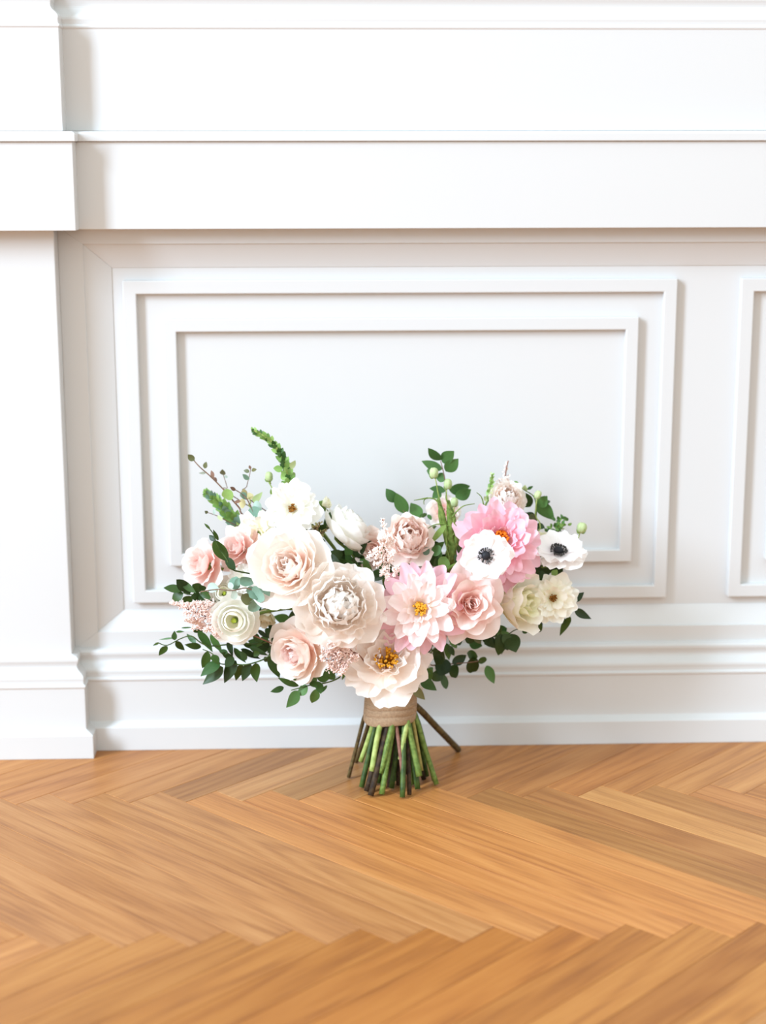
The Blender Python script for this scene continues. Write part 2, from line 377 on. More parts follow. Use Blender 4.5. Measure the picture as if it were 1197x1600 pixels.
def burlap():
    m, nt, b = new_mat('ribbon'); N = nt.nodes; Lk = nt.links
    tc = N.new('ShaderNodeTexCoord')
    w = N.new('ShaderNodeTexWave'); w.wave_type = 'BANDS'; w.bands_direction = 'Z'; w.inputs['Scale'].default_value = 260; w.inputs['Distortion'].default_value = 1.5
    n = N.new('ShaderNodeTexNoise'); n.inputs['Scale'].default_value = 420
    Lk.new(tc.outputs['Object'], w.inputs['Vector']); Lk.new(tc.outputs['Object'], n.inputs['Vector'])
    mx = N.new('ShaderNodeMix'); mx.data_type = 'FLOAT'; mx.inputs[0].default_value = .55; Lk.new(w.outputs['Fac'], mx.inputs[2]); Lk.new(n.outputs['Fac'], mx.inputs[3])
    cr = N.new('ShaderNodeValToRGB'); cr.color_ramp.elements[0].position = .25; cr.color_ramp.elements[0].color = lin(136, 108, 82); cr.color_ramp.elements[1].position = .75; cr.color_ramp.elements[1].color = lin(188, 160, 128)
    Lk.new(mx.outputs[0], cr.inputs[0]); Lk.new(cr.outputs[0], b.inputs['Base Color']); b.inputs['Roughness'].default_value = .85
    bp = N.new('ShaderNodeBump'); bp.inputs['Strength'].default_value = .4; bp.inputs['Distance'].default_value = .0006; Lk.new(mx.outputs[0], bp.inputs['Height']); Lk.new(bp.outputs['Normal'], b.inputs['Normal'])
    return m
M_RIB = burlap()

BASE = Vector((.082, -.135, 0))
bq = bpy.data.objects.new('flower_bouquet', None); col.objects.link(bq); bq.location = BASE; bq.empty_display_size = .05
bq['label'] = 'bridal bouquet of blush, pink and white flowers standing on its cut stems'
bq['category'] = 'bouquet'
BIND = Vector((.0815, -.125, .118))      # where the ribbon gathers the stems

def part(name, me, mw=None, label=None, parent=None, kind=None):
    """a part of the bouquet; mw = world matrix"""
    o = bpy.data.objects.new(name, me); col.objects.link(o)
    o.parent = bq; 
    o.matrix_local = Matrix.Translation(-BASE) @ (mw if mw else Matrix())
    if label: o['label'] = label
    if kind: o['kind'] = kind
    return o
def sub(name, me, parent, m=None, kind=None, label=None):
    o = bpy.data.objects.new(name, me); col.objects.link(o); o.parent = parent
    if m: o.matrix_local = m
    if kind: o['kind'] = kind
    if label: o['label'] = label
    return o

class MB:
    """collects simple solids into one mesh"""
    def __init__(s): s.v = []; s.f = []
    def tube(s, pts, rad, n=6, caps=True):
        pts = [Vector(p) for p in pts]; k = len(pts); rad = rad if isinstance(rad, (list, tuple)) else [rad] * k
        o = len(s.v); t0 = (pts[1] - pts[0]).normalized(); a = t0.orthogonal().normalized()
        for i, p in enumerate(pts):
            t = (pts[min(i + 1, k - 1)] - pts[max(i - 1, 0)]).normalized()
            a = (a - t * a.dot(t)).normalized(); b_ = t.cross(a)
            for j in range(n):
                q = 2 * PI * j / n; s.v.append(p + (a * math.cos(q) + b_ * math.sin(q)) * rad[i])
        for i in range(k - 1):
            for j in range(n):
                s.f.append((o + i * n + j, o + i * n + (j + 1) % n, o + (i + 1) * n + (j + 1) % n, o + (i + 1) * n + j))
        if caps: s.f.append(tuple(o + j for j in range(n))[::-1]); s.f.append(tuple(o + (k - 1) * n + j for j in range(n)))
    def blob(s, c, rx, ry=None, rz=None, rot=None, n=6, m=4):
        ry = ry or rx; rz = rz or rx; o = len(s.v); c = Vector(c)
        R_ = rot or Matrix.Identity(3)
        s.v.append(c + R_ @ Vector((0, 0, rz)))
        for i in range(1, m):
            th = PI * i / m
            for j in range(n):
                q = 2 * PI * j / n; s.v.append(c + R_ @ Vector((rx * math.sin(th) * math.cos(q), ry * math.sin(th) * math.sin(q), rz * math.cos(th))))
        s.v.append(c + R_ @ Vector((0, 0, -rz)))
        for j in range(n): s.f.append((o, o + 1 + j, o + 1 + (j + 1) % n))
        for i in range(m - 2):
            for j in range(n):
                a = o + 1 + i * n; s.f.append((a + j, a + n + j, a + n + (j + 1) % n, a + (j + 1) % n))
        e = o + 1 + (m - 2) * n
        for j in range(n): s.f.append((e + n, e + (j + 1) % n, e + j))
    def mesh(s, name, mat, smooth=True): return mesh(name, s.v, s.f, mat, smooth)

def smooth_path(pts, sub_=4):
    pts = [Vector(p) for p in pts]
    if len(pts) < 3: return [pts[0].lerp(pts[1], i / sub_) for i in range(sub_ + 1)]
    out = []
    for i in range(len(pts) - 1):
        p0 = pts[max(i - 1, 0)]; p1 = pts[i]; p2 = pts[i + 1]; p3 = pts[min(i + 2, len(pts) - 1)]
        for k in range(sub_):
            t = k / sub_
            out.append(.5 * ((2 * p1) + (p2 - p0) * t + (2 * p0 - 5 * p1 + 4 * p2 - p3) * t * t + (3 * p1 - p0 - 3 * p2 + p3) * t ** 3))
    out.append(pts[-1]); return out

# ---------------------------------------------------------------- petals
def petal_mesh(name, mat, L, W, t0, t1, r0=.06, z0=0., tip=.35, te=2.4, cup=.25, wrap=0., ruf=.03, curl=0., notch=0., rng=random, nu=11, nv=9, basew=.28, pw=1.0, fold=0.):
    """petal in units of the flower's radius. axis of the flower = +Z, petal leaves it along +X.
    t0,t1 elevation (deg) at base and tip; curl bends the last third outwards."""
    t0, t1 = math.radians(t0), math.radians(t1)
    ph = [rng.uniform(0, 6.28) for _ in range(4)]; fr = rng.uniform(2.2, 3.6); sk = rng.uniform(-.08, .08)
    V, UV, Fc = [], [], []
    prof = [(r0, z0)]; N_ = 24
    for i in range(N_):
        v = (i + .5) / N_
        th = t0 + (t1 - t0) * v ** pw - math.radians(curl) * max(0, (v - .6) / .4) ** 2
        prof.append((prof[-1][0] + math.cos(th) * L / N_, prof[-1][1] + math.sin(th) * L / N_))
    def at(v):
        f = min(max(v, 0), 1) * N_; i = min(int(f), N_ - 1); t = f - i
        a, b_ = prof[i], prof[i + 1]
        d = Vector((b_[0] - a[0], b_[1] - a[1])).normalized()
        return a[0] + (b_[0] - a[0]) * t, a[1] + (b_[1] - a[1]) * t, d
    for j in range(nv + 1):
        v = j / nv
        for i in range(nu + 1):
            u = 2 * i / nu - 1
            le = 1 - tip * abs(u) ** te + ruf * 1.2 * math.sin(fr * 1.7 * u + ph[2]) * v - notch * math.exp(-(u / .22) ** 2) * v
            vv = v * le
            x, z, d = at(vv)
            w = W / 2 * (basew + (1 - basew) * math.sin(min(vv / .72, 1) * PI / 2) ** 1.1)
            y = w * (u + sk * v * (1 - u * u))
            h = cup * w * (u * u) - cup * w * .25 + ruf * v * v * (abs(u) + .25) * math.sin(fr * PI * u + ph[0] + v * 2) + ruf * .5 * v * math.sin(2.3 * fr * u + ph[1])
            h += fold * w * abs(u)
            x += -d.y * h; z += d.x * h
            if wrap > 0:
                rr = max(x, .12); an = wrap * y / rr; yy = y * (1 - wrap)
                X = rr * math.cos(an) + (x - rr); Yy = rr * math.sin(an) + yy
            else: X, Yy = x, y
            V.append((X, Yy, z)); UV.append(((u + 1) / 2, vv))
    for j in range(nv):
        for i in range(nu):
            a = j * (nu + 1) + i; Fc.append((a, a + 1, a + nu + 2, a + nu + 1))
    return mesh(name, V, Fc, mat, True, UV)

def axis_matrix(pos, n, spin, R_):
    n = Vector(n).normalized(); q = Vector((0, 0, 1)).rotation_difference(n)
    return Matrix.Translation(pos) @ q.to_matrix().to_4x4() @ Matrix.Rotation(spin, 4, 'Z') @ Matrix.Scale(R_, 4)

def flower(name, label, px, py, Y, diam, n, layers, spin=0., seed=1, center=None, stem='green', sq=1.0):
    rng = random.Random(seed)
    pos = onY(px, py, Y); R_ = diam / 2 * mpp(pos)
    mw = axis_matrix(pos, n, spin, R_)
    if sq != 1: mw = mw @ Matrix.Diagonal((1, 1, sq, 1))
    inv = mw.inverted()
    b = MB()      # calyx and stem down to the ribbon
    bl = inv @ (BIND + Vector((rng.uniform(-.016, .016), rng.uniform(-.016, .016), rng.uniform(-.01, .01))))
    b.blob((0, 0, -.06), .13, .13, .12, n=8, m=5)
    p1 = Vector((0, 0, -.5))
    mid = inv @ ((mw @ p1).lerp(BIND, .45) + Vector((0, .03, .05)))
    pts = smooth_path([Vector((0, 0, -.05)), p1, mid, inv @ (BIND + Vector((0, .012, .05))), bl], 4)
    b.tube(pts, .0022 / R_, 6)
    fo = part(name, b.mesh(name, SM[stem]), mw, label)
    for ly in layers:
        ly = dict(ly); cnt = ly.pop('n'); mat = PM[ly.pop('mat')]; jt = ly.pop('jt', 7); off = ly.pop('off', 0); skip = ly.pop('skip', ()); sj = ly.pop('sj', .08)
        nm = ly.pop('name', 'petal')
        var = [petal_mesh(nm, mat, rng=rng, **ly) for _ in range(min(4, cnt))]
        for k in range(cnt):
            if k in skip: continue
            a = 2 * PI * (k + off) / cnt + math.radians(rng.uniform(-jt, jt))
            s_ = 1 + rng.uniform(-sj, sj)
            m = Matrix.Rotation(a, 4, 'Z') @ Matrix.Rotation(math.radians(rng.uniform(-jt, jt) * .7), 4, 'Y') @ Matrix.Rotation(math.radians(rng.uniform(-jt, jt) * .6), 4, 'X') @ Matrix.Diagonal((s_, s_ * (1 + rng.uniform(-sj, sj)), s_, 1))
            sub(nm, var[k % len(var)], fo, m)
    if center: center(fo, rng, R_)
    return fo

def stamens(rad, h, cnt, mat, fil=None, disk=None, dmat=None, ht=.02, spread=1.0, z0=.05, inner=0.):
    def f(fo, rng, R_):
        b = MB()
        for k in range(cnt):
            a = rng.uniform(0, 2 * PI); r = rad * math.sqrt(rng.uniform(inner, 1))
            hh = h * rng.uniform(.7, 1.1)
            p = Vector((r * math.cos(a), r * math.sin(a), z0 + hh))
            b.tube([Vector((p.x * .35, p.y * .35, z0)), p], ht * .35, 4, False)
            b.blob(p, ht, ht, ht * 1.5, n=5, m=4)
        sub('stamens', b.mesh('stamens', mat), fo, kind='stuff')
        if disk:
            d = MB(); d.blob((0, 0, z0 + disk * .35), disk, disk, disk * .75, n=12, m=7)
            sub('flower_centre', d.mesh('flower_centre', dmat), fo)
    return f

# layer recipes -----------------------------------------------------
def garden_rose(m1, m2, m3, sp=0):
    return [dict(n=6, mat=m1, L=.98, W=1.05, t0=-8, t1=62, cup=.22, wrap=.45, ruf=.035, curl=55, tip=.25, z0=-.12),
            dict(n=6, mat=m1, L=.95, W=.95, t0=10, t1=85, cup=.2, wrap=.55, ruf=.03, curl=40, off=.5, tip=.25, z0=-.1),
            dict(n=7, mat=m2, L=.86, W=.78, t0=22, t1=100, cup=.2, wrap=.6, ruf=.03, curl=25, tip=.25, z0=-.08),
            dict(n=7, mat=m2, L=.74, W=.62, t0=36, t1=108, cup=.2, wrap=.6, ruf=.03, curl=20, off=.5, tip=.3, z0=-.05),
            dict(n=6, mat=m3, L=.62, W=.5, t0=50, t1=112, cup=.22, wrap=.6, ruf=.03, curl=15, tip=.3, jt=14),
            dict(n=5, mat=m3, L=.52, W=.36, t0=64, t1=112, cup=.25, wrap=.6, ruf=.03, tip=.3, jt=18, r0=.03),
            dict(n=4, mat=m3, L=.46, W=.25, t0=76, t1=106, cup=.3, wrap=.6, ruf=.03, tip=.3, jt=20, r0=.02)]
def tea_rose(m1, m2, m3):
    return [dict(n=5, mat=m1, L=1.0, W=1.0, t0=0, t1=40, cup=.12, wrap=.3, ruf=.05, curl=60, tip=.45, te=1.5, z0=-.15),
            dict(n=5, mat=m1, L=.92, W=.9, t0=14, t1=62, cup=.15, wrap=.4, ruf=.05, curl=55, tip=.45, te=1.5, off=.5, z0=-.1),
            dict(n=5, mat=m2, L=.80, W=.76, t0=32, t1=80, cup=.18, wrap=.55, ruf=.04, curl=45, tip=.42, te=1.5, off=.2),
            dict(n=5, mat=m2, L=.68, W=.6, t0=50, t1=92, cup=.2, wrap=.7, ruf=.03, curl=35, tip=.4, te=1.5, off=.6, r0=.04),
            dict(n=4, mat=m3, L=.58, W=.48, t0=66, t1=98, cup=.25, wrap=.85, ruf=.02, curl=25, tip=.35, off=.1, r0=.03, jt=12),
            dict(n=3, mat=m3, L=.52, W=.34, t0=78, t1=100, cup=.3, wrap=.9, ruf=.02, curl=15, tip=.35, r0=.02, jt=12)]
def full_peony(m1, m2):
    return [dict(n=8, mat=m1, L=1.05, W=.95, t0=-16, t1=64, cup=.25, wrap=.35, ruf=.05, tip=.28, z0=-.22, notch=.06),
            dict(n=9, mat=m1, L=1.05, W=.86, t0=0, t1=92, cup=.22, wrap=.4, ruf=.05, tip=.25, off=.5, z0=-.18, notch=.07),
            dict(n=9, mat=m2, L=1.02, W=.76, t0=14, t1=110, cup=.2, wrap=.45, ruf=.05, tip=.25, z0=-.12, notch=.08, jt=9),
            dict(n=8, mat=m2, L=.98, W=.66, t0=26, t1=124, cup=.2, wrap=.45, ruf=.05, tip=.25, off=.5, z0=-.06, notch=.08, jt=10, sj=.1),
            dict(n=7, mat=m2, L=.92, W=.60, t0=40, t1=134, cup=.2, wrap=.4, ruf=.05, tip=.25, notch=.08, jt=11, sj=.1),
            dict(n=6, mat=m2, L=.86, W=.54, t0=54, t1=138, cup=.2, wrap=.4, ruf=.05, tip=.25, jt=12, sj=.1),
            dict(n=4, mat=m2, L=.80, W=.46, t0=68, t1=136, cup=.2, wrap=.4, ruf=.05, tip=.25, jt=12, sj=.1, r0=.03)]
def open_peony(m1, m2):
    return [dict(n=7, mat=m1, L=1.05, W=1.0, t0=-10, t1=44, cup=.28, wrap=.3, ruf=.05, tip=.25, z0=-.12, notch=.06),
            dict(n=7, mat=m1, L=.95, W=.9, t0=10, t1=66, cup=.28, wrap=.35, ruf=.06, tip=.22, off=.5, z0=-.08, notch=.1),
            dict(n=6, mat=m2, L=.78, W=.72, t0=28, t1=84, cup=.26, wrap=.35, ruf=.07, tip=.22, off=.2, notch=.12, jt=12),
            dict(n=5, mat=m2, L=.56, W=.46, t0=46, t1=92, cup=.24, wrap=.3, ruf=.08, tip=.22, off=.7, notch=.12, jt=16)]
def dahlia(m1, m2, m3, k=1.0):
    return [dict(n=12, mat=m1, L=1.0, W=.46 * k, t0=-24, t1=4, cup=.42, ruf=.03, tip=.45, te=2.0, z0=-.2, r0=.08, jt=9),
            dict(n=12, mat=m1, L=.97, W=.46 * k, t0=-6, t1=26, cup=.46, ruf=.03, tip=.45, te=2.0, off=.5, z0=-.14, r0=.08, jt=9),
            dict(n=11, mat=m2, L=.88, W=.44 * k, t0=10, t1=44, cup=.48, ruf=.03, tip=.45, te=2.0, z0=-.08, r0=.08, jt=9),
            dict(n=10, mat=m3, L=.74, W=.38 * k, t0=24, t1=64, cup=.5, ruf=.03, tip=.42, te=2.0, off=.5, z0=-.03, r0=.08, jt=10),
            dict(n=8, mat=m3, L=.48, W=.28 * k, t0=42, t1=90, cup=.55, ruf=.03, tip=.42, te=2.0, r0=.08, jt=14)]
def anemone_l(m):
    return [dict(n=6, mat=m, L=1.0, W=.98, t0=2, t1=22, cup=.16, ruf=.06, tip=.3, te=2.0, z0=-.05, r0=.04, notch=.05),
            dict(n=6, mat=m, L=.92, W=.9, t0=10, t1=30, cup=.18, ruf=.06, tip=.3, te=2.0, off=.5, r0=.04, notch=.04)]
def butterfly(m):
    return [dict(n=8, mat=m, L=1.0, W=.74, t0=-6, t1=18, cup=.2, ruf=.06, tip=.28, te=2.2, z0=-.08, r0=.05, notch=.06, jt=10),
            dict(n=7, mat=m, L=.86, W=.7, t0=8, t1=38, cup=.25, ruf=.07, tip=.28, te=2.2, off=.5, r0=.05, notch=.06, jt=12),
            dict(n=5, mat=m, L=.6, W=.52, t0=20, t1=64, cup=.3, ruf=.06, tip=.28, te=2.2, off=.2, r0=.06, jt=14)]
def ranunculus_l(m1, m2, inner=8):
    out = []
    for i, (L, W, t0, t1) in enumerate([(1.15, 1.1, -30, 66), (1.15, 1.05, -12, 92), (1.08, .96, 2, 108), (1.0, .86, 12, 120), (.92, .76, 22, 128), (.82, .66, 32, 132), (.7, .54, 44, 134), (.56, .42, 56, 130)][:inner]):
        out.append(dict(n=6 if i < 6 else 5, mat=m1 if i < 4 else m2, L=L, W=W, t0=t0, t1=t1, cup=.12, wrap=.9, ruf=.012, tip=.2, te=2.6, off=.37 * i, z0=-.3 + .04 * i, r0=.05, jt=4, sj=.05))
    return out
def cup_flower(m1, m2):
    return [dict(n=5, mat=m1, L=1.35, W=1.15, t0=35, t1=82, cup=.12, wrap=.7, ruf=.06, curl=45, tip=.3, z0=-.5, r0=.06),
            dict(n=5, mat=m1, L=1.3, W=1.0, t0=48, t1=88, cup=.15, wrap=.8, ruf=.05, curl=25, tip=.3, off=.5, z0=-.48, r0=.05),
            dict(n=5, mat=m2, L=1.2, W=.8, t0=60, t1=92, cup=.15, wrap=.9, ruf=.04, curl=15, tip=.3, off=.2, z0=-.45, r0=.04),
            dict(n=4, mat=m2, L=1.1, W=.5, t0=74, t1=94, cup=.2, wrap=.9, ruf=.03, tip=.3, off=.6, z0=-.42, r0=.02)]

CAMN = Vector((-.04, -.96, .27))
def N3(x, z, out=1.0): return (x, -out, z)    # facing: sideways, up, towards the room

# -------- big blooms
flower('garden_rose', 'large pale blush garden rose, cupped, lit from the side', 458, 889, -.196, 150, N3(-.42, .58), garden_rose('peony', 'rose', 'rose'), .4, 21)
flower('peony', 'full ruffled white peony in the middle of the bouquet', 531, 948, -.230, 146, N3(.05, .42), full_peony('peony', 'peony'), .2, 22)
flower('garden_rose', 'pale blush garden rose seen from the side, low beside the white peony', 472, 1016, -.175, 118, N3(-.6, -.02, .85), garden_rose('rose', 'rose', 'blush'), 1.1, 23)
flower('peony', 'open cream peony with golden stamens above the ribbon', 603, 1036, -.205, 136, N3(.0, .72), open_peony('peony', 'peony'), .35, 24, stamens(.26, .34, 60, M_YEL, ht=.035, z0=.05))
flower('dahlia', 'soft pink dahlia with a golden centre, pale inner petals', 656, 951, -.215, 142, N3(-.05, .30), dahlia('pink', 'pinkin', 'pinkin'), .1, 25, stamens(.15, .16, 60, M_YEL, ht=.032, z0=.05), sq=.9)
flower('rose', 'peach blush rose with pointed petals beside the pink dahlia', 731, 942, -.195, 136, N3(.12, .28), tea_rose('blush', 'blush', 'blush'), .5, 26)
flower('dahlia', 'pink dahlia with an orange centre behind the white anemone', 781, 846, -.150, 138, N3(.12, .50), dahlia('pink', 'deep', 'deep', 1.25), .25, 27, stamens(.19, .2, 70, M_ORG, ht=.036, z0=.06), sq=.9)
anc = stamens(.30, .10, 46, M_BLK2, ht=.03, disk=.17, dmat=M_BLK, z0=.06, inner=.62)
flower('anemone', 'white anemone with a black centre over the pink dahlia', 759, 868, -.215, 84, N3(-.06, .25), anemone_l('anem'), .3, 28, anc)
flower('anemone', 'white anemone with a black centre tipped upwards at the end of the bouquet', 872, 864, -.120, 92, N3(.12, 2.2), anemone_l('anem'), .1, 29, anc)
flower('lisianthus', 'pale lime cream lisianthus turned sideways under the pink dahlia', 806, 942, -.150, 104, N3(.8, .12, .8), cup_flower('ivory', 'lime'), .5, 30)
bfc = stamens(.15, .12, 34, M_BRN, ht=.035, disk=.10, dmat=M_BRN, z0=.06)
flower('butterfly_ranunculus', 'cream butterfly ranunculus with a brown centre next to the lisianthus', 864, 934, -.140, 78, N3(.05, .25), butterfly('ivory'), .2, 31, bfc)
flower('butterfly_ranunculus', 'cream white butterfly ranunculus with an orange brown centre on top', 457, 795, -.135, 88, N3(-.05, .42), butterfly('white'), .5, 32, bfc)
flower('butterfly_ranunculus', 'yellowish cream butterfly ranunculus bending down beneath the other one', 405, 833, -.125, 78, N3(-.55, -.10, .8), butterfly('ivory'), .8, 33)
flower('ranunculus', 'white ranunculus turned away at the top of the bouquet', 541, 827, -.110, 88, N3(.95, .85, -.1), ranunculus_l('white', 'white'), .2, 34)
rgc = stamens(.10, .06, 12, M_GRN, ht=.035, disk=.10, dmat=M_GRN, z0=.24)
flower('ranunculus', 'ivory ranunculus with a green centre', 367, 969, -.185, 80, N3(-.10, .22), ranunculus_l('white', 'ivory', 5), .6, 35, rgc)
flower('ranunculus', 'small white ranunculus half hidden behind the ivory one', 352, 928, -.150, 56, N3(-.2, .5), ranunculus_l('white', 'ivory', 5), .3, 36, rgc)
flower('ranunculus', 'white ranunculus wedged under the pink rose', 381, 904, -.150, 52, N3(.1, .6), butterfly('white'), .3, 37)
flower('rose', 'pink blush rose pointing outwards at the end of the bouquet', 324, 884, -.135, 100, N3(-.75, .35, .55), tea_rose('blush', 'blush', 'blush'), .2, 38)
flower('rose', 'pink blush rose under the cream butterfly flower', 378, 858, -.125, 92, N3(-.55, .35, .6), tea_rose('blush', 'blush', 'blush'), .9, 39)
flower('carnation', 'dusty blush carnation behind the astilbe plume', 638, 846, -.130, 100, N3(.05, .7), tea_rose('dusty', 'dusty', 'dusty') + full_peony('dusty', 'dusty')[2:5], .3, 40)
flower('rose', 'dusty blush rose peeking out behind the astilbe plume', 586, 858, -.110, 72, N3(-.4, .3), tea_rose('dusty', 'dusty', 'dusty'), .3, 41)
flower('spray_rose', 'pale peach spray rose behind the pink dahlia', 792, 780, -.075, 62, N3(.1, .7), full_peony('peony', 'rose'), .3, 42)
flower('spray_rose', 'pale blush spray rose behind the green pods', 694, 800, -.065, 60, N3(-.1, .6), tea_rose('rose', 'blush', 'blush'), .1, 43)
flower('lisianthus_bud', 'pale cream lisianthus bud next to the white anemone', 846, 846, -.085, 36, N3(.0, 1.2, .4), cup_flower('cream', 'lime'), .1, 44)
flower('lisianthus_bud', 'buff green lisianthus bud half hidden under the garden rose', 414, 962, -.135, 44, N3(-.1, -.7, .7), cup_flower('cream', 'cream'), .1, 45)
flower('hydrangea', 'cool white petals showing beside the open peony', 648, 1052, -.145, 62, N3(.5, .1), butterfly('white'), .6, 46)
flower('rose', 'peach rose tucked between the white peony and the pink dahlia', 612, 975, -.150, 62, N3(.1, .3), tea_rose('blush', 'dusty', 'blush'), .2, 47)
flower('dahlia', 'deep pink petals of a dahlia under the white anemone', 762, 900, -.150, 66, N3(-.1, -.3), dahlia('deep', 'deep', 'deep'), .2, 48)

flower('lisianthus_bud', 'slim pale lime bud beside the top butterfly ranunculus', 508, 787, -.09, 24, N3(1.3, .55, .3), cup_flower('cream', 'lime'), .1, 49)

# ---------------------------------------------------------------- leaves
def leaf_mesh(name, mat, kind, rng):
    """unit leaf along +X, half width 0.5 in Y, face +Z"""
    nu, nv = 4, 13; V, UV, Fc = [], [], []
    bend = rng.uniform(-.16, .12); fo = rng.uniform(.1, .3); side = rng.uniform(-.1, .1); tw = rng.uniform(-.5, .5)
    for j in range(nv + 1):
        v = j / nv
        if kind == 'round': w = math.sqrt(max(0, 1 - ((v - .52) / .52) ** 2)) ** .9
        elif kind == 'oval': w = (math.sin(PI * min(1, v * 1.02) ** .85) ** .75) if v < .98 else .04
        else: w = (math.sin(PI * v ** .72)) ** .9 if 0 < v < 1 else 0
        w = max(w, .03) * .5
        for i in range(nu + 1):
            u = 2 * i / nu - 1
            z = -bend * (2 * v - 1) ** 2 + fo * .5 * abs(u) * w + tw * (v - .4) * u * w * .5
            V.append((v, u * w + side * math.sin(PI * v), z)); UV.append(((u + 1) / 2, v))
    for j in range(nv):
        for i in range(nu):
            a = j * (nu + 1) + i; Fc.append((a, a + 1, a + nu + 2, a + nu + 1))
    return mesh(name, V, Fc, mat, True, UV)
_lr = random.Random(77); LEAVES = {}
def leaf_var(mat, kind):
    k = (mat, kind)
    if k not in LEAVES: LEAVES[k] = [leaf_mesh('leaf', LM[mat], kind, _lr) for _ in range(5)]
    return _lr.choice(LEAVES[k])
CROP = {'A': (230, 660, 4.788), 'C': (230, 860, 4.788), 'D': (420, 900, 4.604), 'E': (560, 690, 5.44), 'F': (700, 720, 4.9875), 'G': (590, 860, 5.7), 'H': (740, 860, 5.985), 'S': (520, 1060, 5.44), 'P': (0, 0, 1.0)}
def px(c, x, y): o = CROP[c]; return o[0] + x / o[2], o[1] + y / o[2]
def P3(c, x, y, Y): a = px(c, x, y); return onY(a[0], a[1], Y)
def leaf_matrix(b, t, w, roll):
    d = t - b; L = d.length; ex = d.normalized()
    n = (CAM - b).normalized(); n = (n - ex * n.dot(ex)).normalized()
    n = Quaternion(ex, roll) @ n; ey = n.cross(ex)
    m = Matrix((ex * L, ey * w, n * (w * .9 + L * .1))).transposed().to_4x4(); m.translation = b; return m
def sprig(name, label, c, stem, leaves, Y, mat='dark', kind='oval', sr=.0009, smat='dkgreen', seed=1, dy=.014, tail=True, dYtip=0., tmat=None):
    """stem: points; leaves: (bx,by,tx,ty,w[,mat[,kind]]) in the crop's pixels"""
    rng = random.Random(seed); b = MB(); n = len(stem)
    if stem:
        pts = [P3(c, x, y, Y + dYtip * i / max(1, n - 1) + rng.uniform(-.002, .002)) for i, (x, y) in enumerate(stem)]
        if tail:
            p0 = pts[0]; pts = [BIND + Vector((rng.uniform(-.015, .015), rng.uniform(-.012, .012), 0)), BIND + Vector((0, .012, .05)), BIND.lerp(p0, .55) + Vector((0, .03, .045))] + pts
        sp_ = smooth_path(pts, 4); k = len(sp_)
        b.tube(sp_, [sr * (1.5 - .8 * i / (k - 1)) for i in range(k)], 5)
    else:
        q = leaves[0]; p0 = P3(c, q[0], q[1], Y); b.tube([p0, p0 + (BIND - p0) * .25 + Vector((0, .02, 0)), BIND], [sr * .8, sr, sr * 1.2], 5)
    so = part(name, b.mesh(name, SM[smat]), None, label)
    pin = Matrix.Translation(BASE) @ so.matrix_local
    for q in leaves:
        bx, by, tx, ty, w = q[:5]; m_ = q[5] if len(q) > 5 else mat; k_ = q[6] if len(q) > 6 else kind
        if stem:
            d = min(range(n), key=lambda i: (stem[i][0] - bx) ** 2 + (stem[i][1] - by) ** 2); Yb = Y + dYtip * d / max(1, n - 1)
        else: Yb = Y
        B = P3(c, bx, by, Yb); T = P3(c, tx, ty, Yb + rng.uniform(-dy, dy))
        wm = w / CROP[c][2] * mpp(B)
        o = sub('leaf', leaf_var(m_, k_), so, leaf_matrix(B, B.lerp(T, 1.08), wm * (1.08 if k_ == 'lance' else 1.26), rng.uniform(-.45, .45)))
    return so
def bud(name, label, c, x, y, w, h, Y, stem, mat='pale', ang=0., smat='light', sr=.0008, sepals=True):
    """seed pod / unopened bud on its own stalk: body with lobes and sepals"""
    p = P3(c, x, y, Y); s_ = mpp(p) / CROP[c][2]
    b = MB(); pts = [P3(c, a, d, Y) for a, d in stem]; pts = [p] + pts + [BIND.lerp(pts[-1], .5) + Vector((0, .015, 0)), BIND]
    b.tube(smooth_path(pts, 4), sr, 5)
    o = part(name, b.mesh(name, SM[smat]), None, label)
    m = MB(); R3 = Matrix.Rotation(math.radians(ang), 3, 'Y')
    for k in range(5):
        a = 2 * PI * k / 5; off = R3 @ Vector((math.cos(a) * w * s_ * .14, math.sin(a) * w * s_ * .14, 0))
        m.blob(p + off, w * s_ * .36, w * s_ * .36, h * s_ * .5, R3, 7, 6)
    me = m.mesh('pod', LM[mat]); me.uv_layers.new(name='UVMap'); sub('pod', me, o)
    if sepals:
        for k in range(4):
            a = 2 * PI * k / 4 + .4; q = p + R3 @ Vector((0, 0, -h * s_ * .5)); t = p + R3 @ Vector((math.cos(a) * w * s_ * .55, math.sin(a) * w * s_ * .55, h * s_ * (.05 if k % 2 else -.2)))
            sub('sepal', leaf_var('fresh', 'lance'), o, leaf_matrix(q, t, w * s_ * .4, 0))
    return o

# dark trailing branch low at the left
sprig('leaf_branch', 'long trailing branch of dark leaves, thin at its tip', 'C', [(1000, 640), (880, 690), (740, 700), (600, 705), (470, 715), (400, 690), (330, 640), (250, 660), (150, 710), (85, 692)], [
 (90, 690, 45, 712, 16), (150, 715, 92, 782, 48), (195, 655, 95, 668, 14, 'mid', 'lance'), (205, 672, 205, 606, 40, 'mid'), (215, 610, 275, 608, 18, 'mid'), (212, 680, 276, 742, 46), (405, 725, 290, 708, 52), (365, 690, 300, 628, 38, 'mid'),
 (382, 600, 482, 748, 62, 'mid', 'lance'), (475, 628, 557, 757, 52, 'mid', 'lance'), (608, 668, 640, 785, 44), (650, 728, 732, 832, 46), (700, 738, 836, 806, 48), (765, 722, 896, 782, 42), (850, 688, 985, 730, 46), (880, 590, 962, 604, 28), (800, 620, 846, 692, 46), (830, 596, 905, 652, 32), (905, 560, 992, 604, 38), (720, 690, 790, 735, 36), (340, 600, 420, 600, 30), (255, 580, 335, 575, 12, 'mid', 'lance')], -.150, 'dark', 'lance', seed=3)
